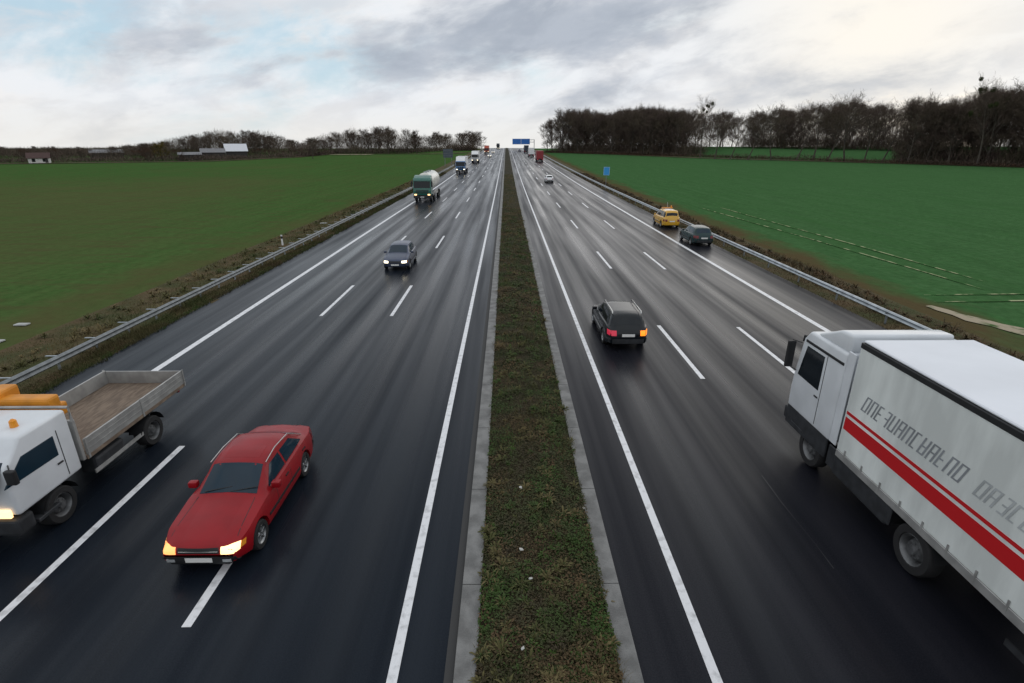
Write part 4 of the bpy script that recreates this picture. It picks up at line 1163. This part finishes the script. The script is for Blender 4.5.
# reddish shrubs in front of the farm wood
for i in range(10):
    px=252+i*8.2; yy=262+i*3.5; z=yy*.937+2; x=(px-506)*z/536
    tree(SH[i%3],x,yy,rnd.uniform(2.6,3.8),8,'reddish brown shrub in the row right of the barn','shrub','reddish shrubs right of the barn',name='shrub',wide=1.7)
for i,(px,yy,h) in enumerate([(30,222,4.6),(57,224,5.2),(140,226,4.0),(150,225,4.6),(152,231,5),(180,229,4.2)]):
    z=yy*.937+2; x=(px-506)*z/536
    tree(SH[i%3],x,yy,h,8,['dark bush at the left end of the white farmhouse','dark bush at the right end of the white farmhouse','dark bush farther left of the yellow brown tree','dark bush nearest the left side of the yellow brown tree','dark bush just behind the yellow brown tree','dark bush between the yellow brown tree and the grey sheds'][i],'bush',None,name='bush',wide=1.4)

# ------------------------------------------------------------------ farm buildings
def house(name,label,x,y,w,d,eave,ridge,wm,rm,rz=0,wins=0,axis='x'):
    z0=height(x,y)-.5
    t=thing(name,label,'building',(x,y,z0),rz)
    obj('wall',prism_x([(-d/2,0),(d/2,0),(d/2,eave-.12),(0,ridge-.24),(-d/2,eave-.12)],-w/2,w/2),M[wm],t)
    bm=prism_x([(-d/2-.4,eave-.1),(-d/2-.4,eave+.05),(0,ridge),(d/2+.4,eave+.05),(d/2+.4,eave-.1),(0,ridge-.2)],-w/2-.4,w/2+.4)
    obj('roof',bm,M[rm],t)
    for k in range(wins):
        xx=-w/2+(k+.5)*w/wins
        f=obj('window',B(xx-.5,xx+.5,-d/2-.04,-d/2+.02,eave*.35,eave*.35+1.1),M['wall_d'],t)
        obj('pane',B(xx-.42,xx+.42,-d/2-.05,-d/2-.042,eave*.35+.08,eave*.35+1.02),M['glass'],f)
    obj('door',B(w/2-1.4,w/2-.5,-d/2-.05,-d/2+.02,.4,2.3),M['wall_d'],t)
    return t
def bx(px,y): z=y*.937+2; return (px-506)*z/536
house('farmhouse','low white farmhouse with brown red roof at the far left edge of the field',bx(43,212),212,6.2,4.5,2.0,3.9,'wall_w','roof_red',rz=.6,wins=2)
house('barn','dark barn with bright pale roof below the wooded rise',bx(238,258),258,8.5,8,3.2,6.3,'wall_d','roof_met',rz=.50)
house('shed','low grey shed at the left end of the farm',bx(192,236),236,8,5,2.4,3.4,'wall_d','roof_g',rz=.5)
house('shed','long grey shed directly left of the bright roofed barn',bx(215,246),246,9,6,3.0,4.6,'wall_d','roof_g',rz=.5)
house('long_barn','long low grey barn in the hedge line between farmhouse and yellow brown tree',bx(110,255),255,12,7,2.6,4.0,'wall_d','roof_g',rz=.65)

# ------------------------------------------------------------------ sky, sun, camera
SUN_EL, SUN_AZ = R(9), R(32)        # azimuth to the right of +Y
w=bpy.data.worlds.new('World'); S.world=w; w.use_nodes=True; nt=w.node_tree
bg=nt.nodes['Background']; N=nt.nodes.new; L=nt.links.new
def mr(x,a,c,d=0,e=1,sm=True):
    q=N('ShaderNodeMapRange'); q.inputs[1].default_value=a;q.inputs[2].default_value=c;q.inputs[3].default_value=d;q.inputs[4].default_value=e
    if sm: q.interpolation_type='SMOOTHSTEP'
    L(x,q.inputs[0]); return q.outputs[0]
def mth(op,a,b_):
    q=N('ShaderNodeMath'); q.operation=op
    for i,v in enumerate((a,b_)):
        if isinstance(v,(int,float)): q.inputs[i].default_value=v
        else: L(v,q.inputs[i])
    return q.outputs[0]
def mixc(f,a,b_):
    q=N('ShaderNodeMix'); q.data_type='RGBA'
    if isinstance(f,(int,float)): q.inputs[0].default_value=f
    else: L(f,q.inputs[0])
    for i,v in((6,a),(7,b_)):
        if isinstance(v,tuple): q.inputs[i].default_value=v+(1,)
        else: L(v,q.inputs[i])
    return q.outputs[2]
sky=N('ShaderNodeTexSky'); sky.sky_type='NISHITA'; sky.sun_disc=False; sky.sun_elevation=SUN_EL; sky.sun_rotation=SUN_AZ
tc=N('ShaderNodeTexCoord'); sep=N('ShaderNodeSeparateXYZ'); L(tc.outputs['Generated'],sep.inputs[0])
cmb=N('ShaderNodeCombineXYZ'); L(sep.outputs[0],cmb.inputs[0]); L(sep.outputs[1],cmb.inputs[1])
L(mth('SUBTRACT',mth('MULTIPLY',sep.outputs[2],2.6),mth('MULTIPLY',sep.outputs[0],.42)),cmb.inputs[2])
az=mth('ARCTAN2',sep.outputs[0],sep.outputs[1]); el=mth('ARCSINE',sep.outputs[2],0)
def noi(scale,off,detail=7,ro=.58,dist=.35):
    mp=N('ShaderNodeMapping'); mp.inputs['Location'].default_value=off
    L(cmb.outputs[0],mp.inputs[0]); n=N('ShaderNodeTexNoise'); n.inputs['Scale'].default_value=scale; n.inputs['Detail'].default_value=detail; n.inputs['Roughness'].default_value=ro; n.inputs['Distortion'].default_value=dist
    L(mp.outputs[0],n.inputs[0]); return n.outputs[0]
def blob(a0,e0,wa,we,slope,amp):
    """a cloud bank: an ellipse in azimuth and elevation, tilted"""
    u=mth('DIVIDE',mth('SUBTRACT',az,a0),wa)
    v=mth('DIVIDE',mth('SUBTRACT',mth('SUBTRACT',el,e0),mth('MULTIPLY',mth('SUBTRACT',az,a0),slope)),we)
    q=mth('ADD',mth('MULTIPLY',u,u),mth('MULTIPLY',v,v))
    return mth('MULTIPLY',mth('POWER',2.718,mth('MULTIPLY',q,-1)),amp)
n1=noi(3.2,(2.1,.4,0)); n2=noi(3.6,(5.3,1.7,0)); n3=noi(9.0,(1.3,7,0)); n4=noi(2.2,(8,3,1)); n5=noi(5.5,(3,9,4))
# blue sky shows through at the upper left
open_=mth('ADD',blob(-.62,.15,.40,.10,0,.20),blob(-.25,.10,.12,.05,0,.10))
cover=mr(mth('SUBTRACT',n1,open_),.28,.50)
blue=mixc(.75,sky.outputs[0],(6.2,8.3,9.9))
c=mixc(cover,blue,(9.0,9.25,9.6))
c=mixc(mth('MULTIPLY',mr(n3,.44,.66),.55),c,(9.6,9.25,9.0))
dark=mth('ADD',mth('ADD',blob(.03,.165,.34,.060,.16,.27),blob(-.36,.118,.07,.014,.2,.07)),mth('ADD',blob(.22,.085,.22,.030,.2,.15),blob(.52,.080,.22,.03,.1,.15)))
dm=mr(mth('ADD',mth('ADD',mth('MULTIPLY',n2,.7),mth('MULTIPLY',n3,.3)),dark),.52,.76)
c=mixc(mth('MULTIPLY',dm,.95),c,(4.0,4.5,5.3))
c=mixc(mth('MULTIPLY',mr(mth('ADD',mth('MULTIPLY',n3,.5),mth('MULTIPLY',n5,.5)),.47,.60),.42),c,(5.9,6.4,7.2))
c=mixc(mth('MULTIPLY',mr(n4,.50,.72),.2),c,(6.4,6.9,7.6))
hz=mr(sep.outputs[2],.0,.08,.6,0)
c=mixc(hz,c,(9.0,8.75,8.2))
sd=Vector((math.sin(SUN_AZ)*math.cos(SUN_EL),math.cos(SUN_AZ)*math.cos(SUN_EL),math.sin(SUN_EL)))
dp=N('ShaderNodeVectorMath'); dp.operation='DOT_PRODUCT'; L(tc.outputs['Generated'],dp.inputs[0]); dp.inputs[1].default_value=tuple(sd)
gl=mth('MULTIPLY',mth('POWER',mth('MAXIMUM',dp.outputs['Value'],0.0),55),mth('SUBTRACT',1,mth('MULTIPLY',dm,.6)))
c=mixc(mth('MULTIPLY',gl,.8),c,(10.9,10.2,9.0))
L(c,bg.inputs[0]); bg.inputs[1].default_value=.096
sun=bpy.data.lights.new('sun','SUN'); sun.energy=.5; sun.angle=R(60); sun.color=(1,.93,.84)
so=bpy.data.objects.new('sun',sun); C.objects.link(so); so.rotation_euler=(sd).to_track_quat('Z','Y').to_euler()

cam=bpy.data.cameras.new('camera'); co=bpy.data.objects.new('camera',cam); C.objects.link(co); S.camera=co
cam.sensor_width=36; cam.lens=536/1024*36; cam.clip_end=9000; cam.clip_start=.1
co.location=(0,0,CAMH); co.rotation_euler=(R(90-20.4),0,-R(.60))
S.view_settings.view_transform='Standard'; S.view_settings.look='None'; S.view_settings.gamma=1; S.view_settings.exposure=0
S.render.resolution_x=1024; S.render.resolution_y=683
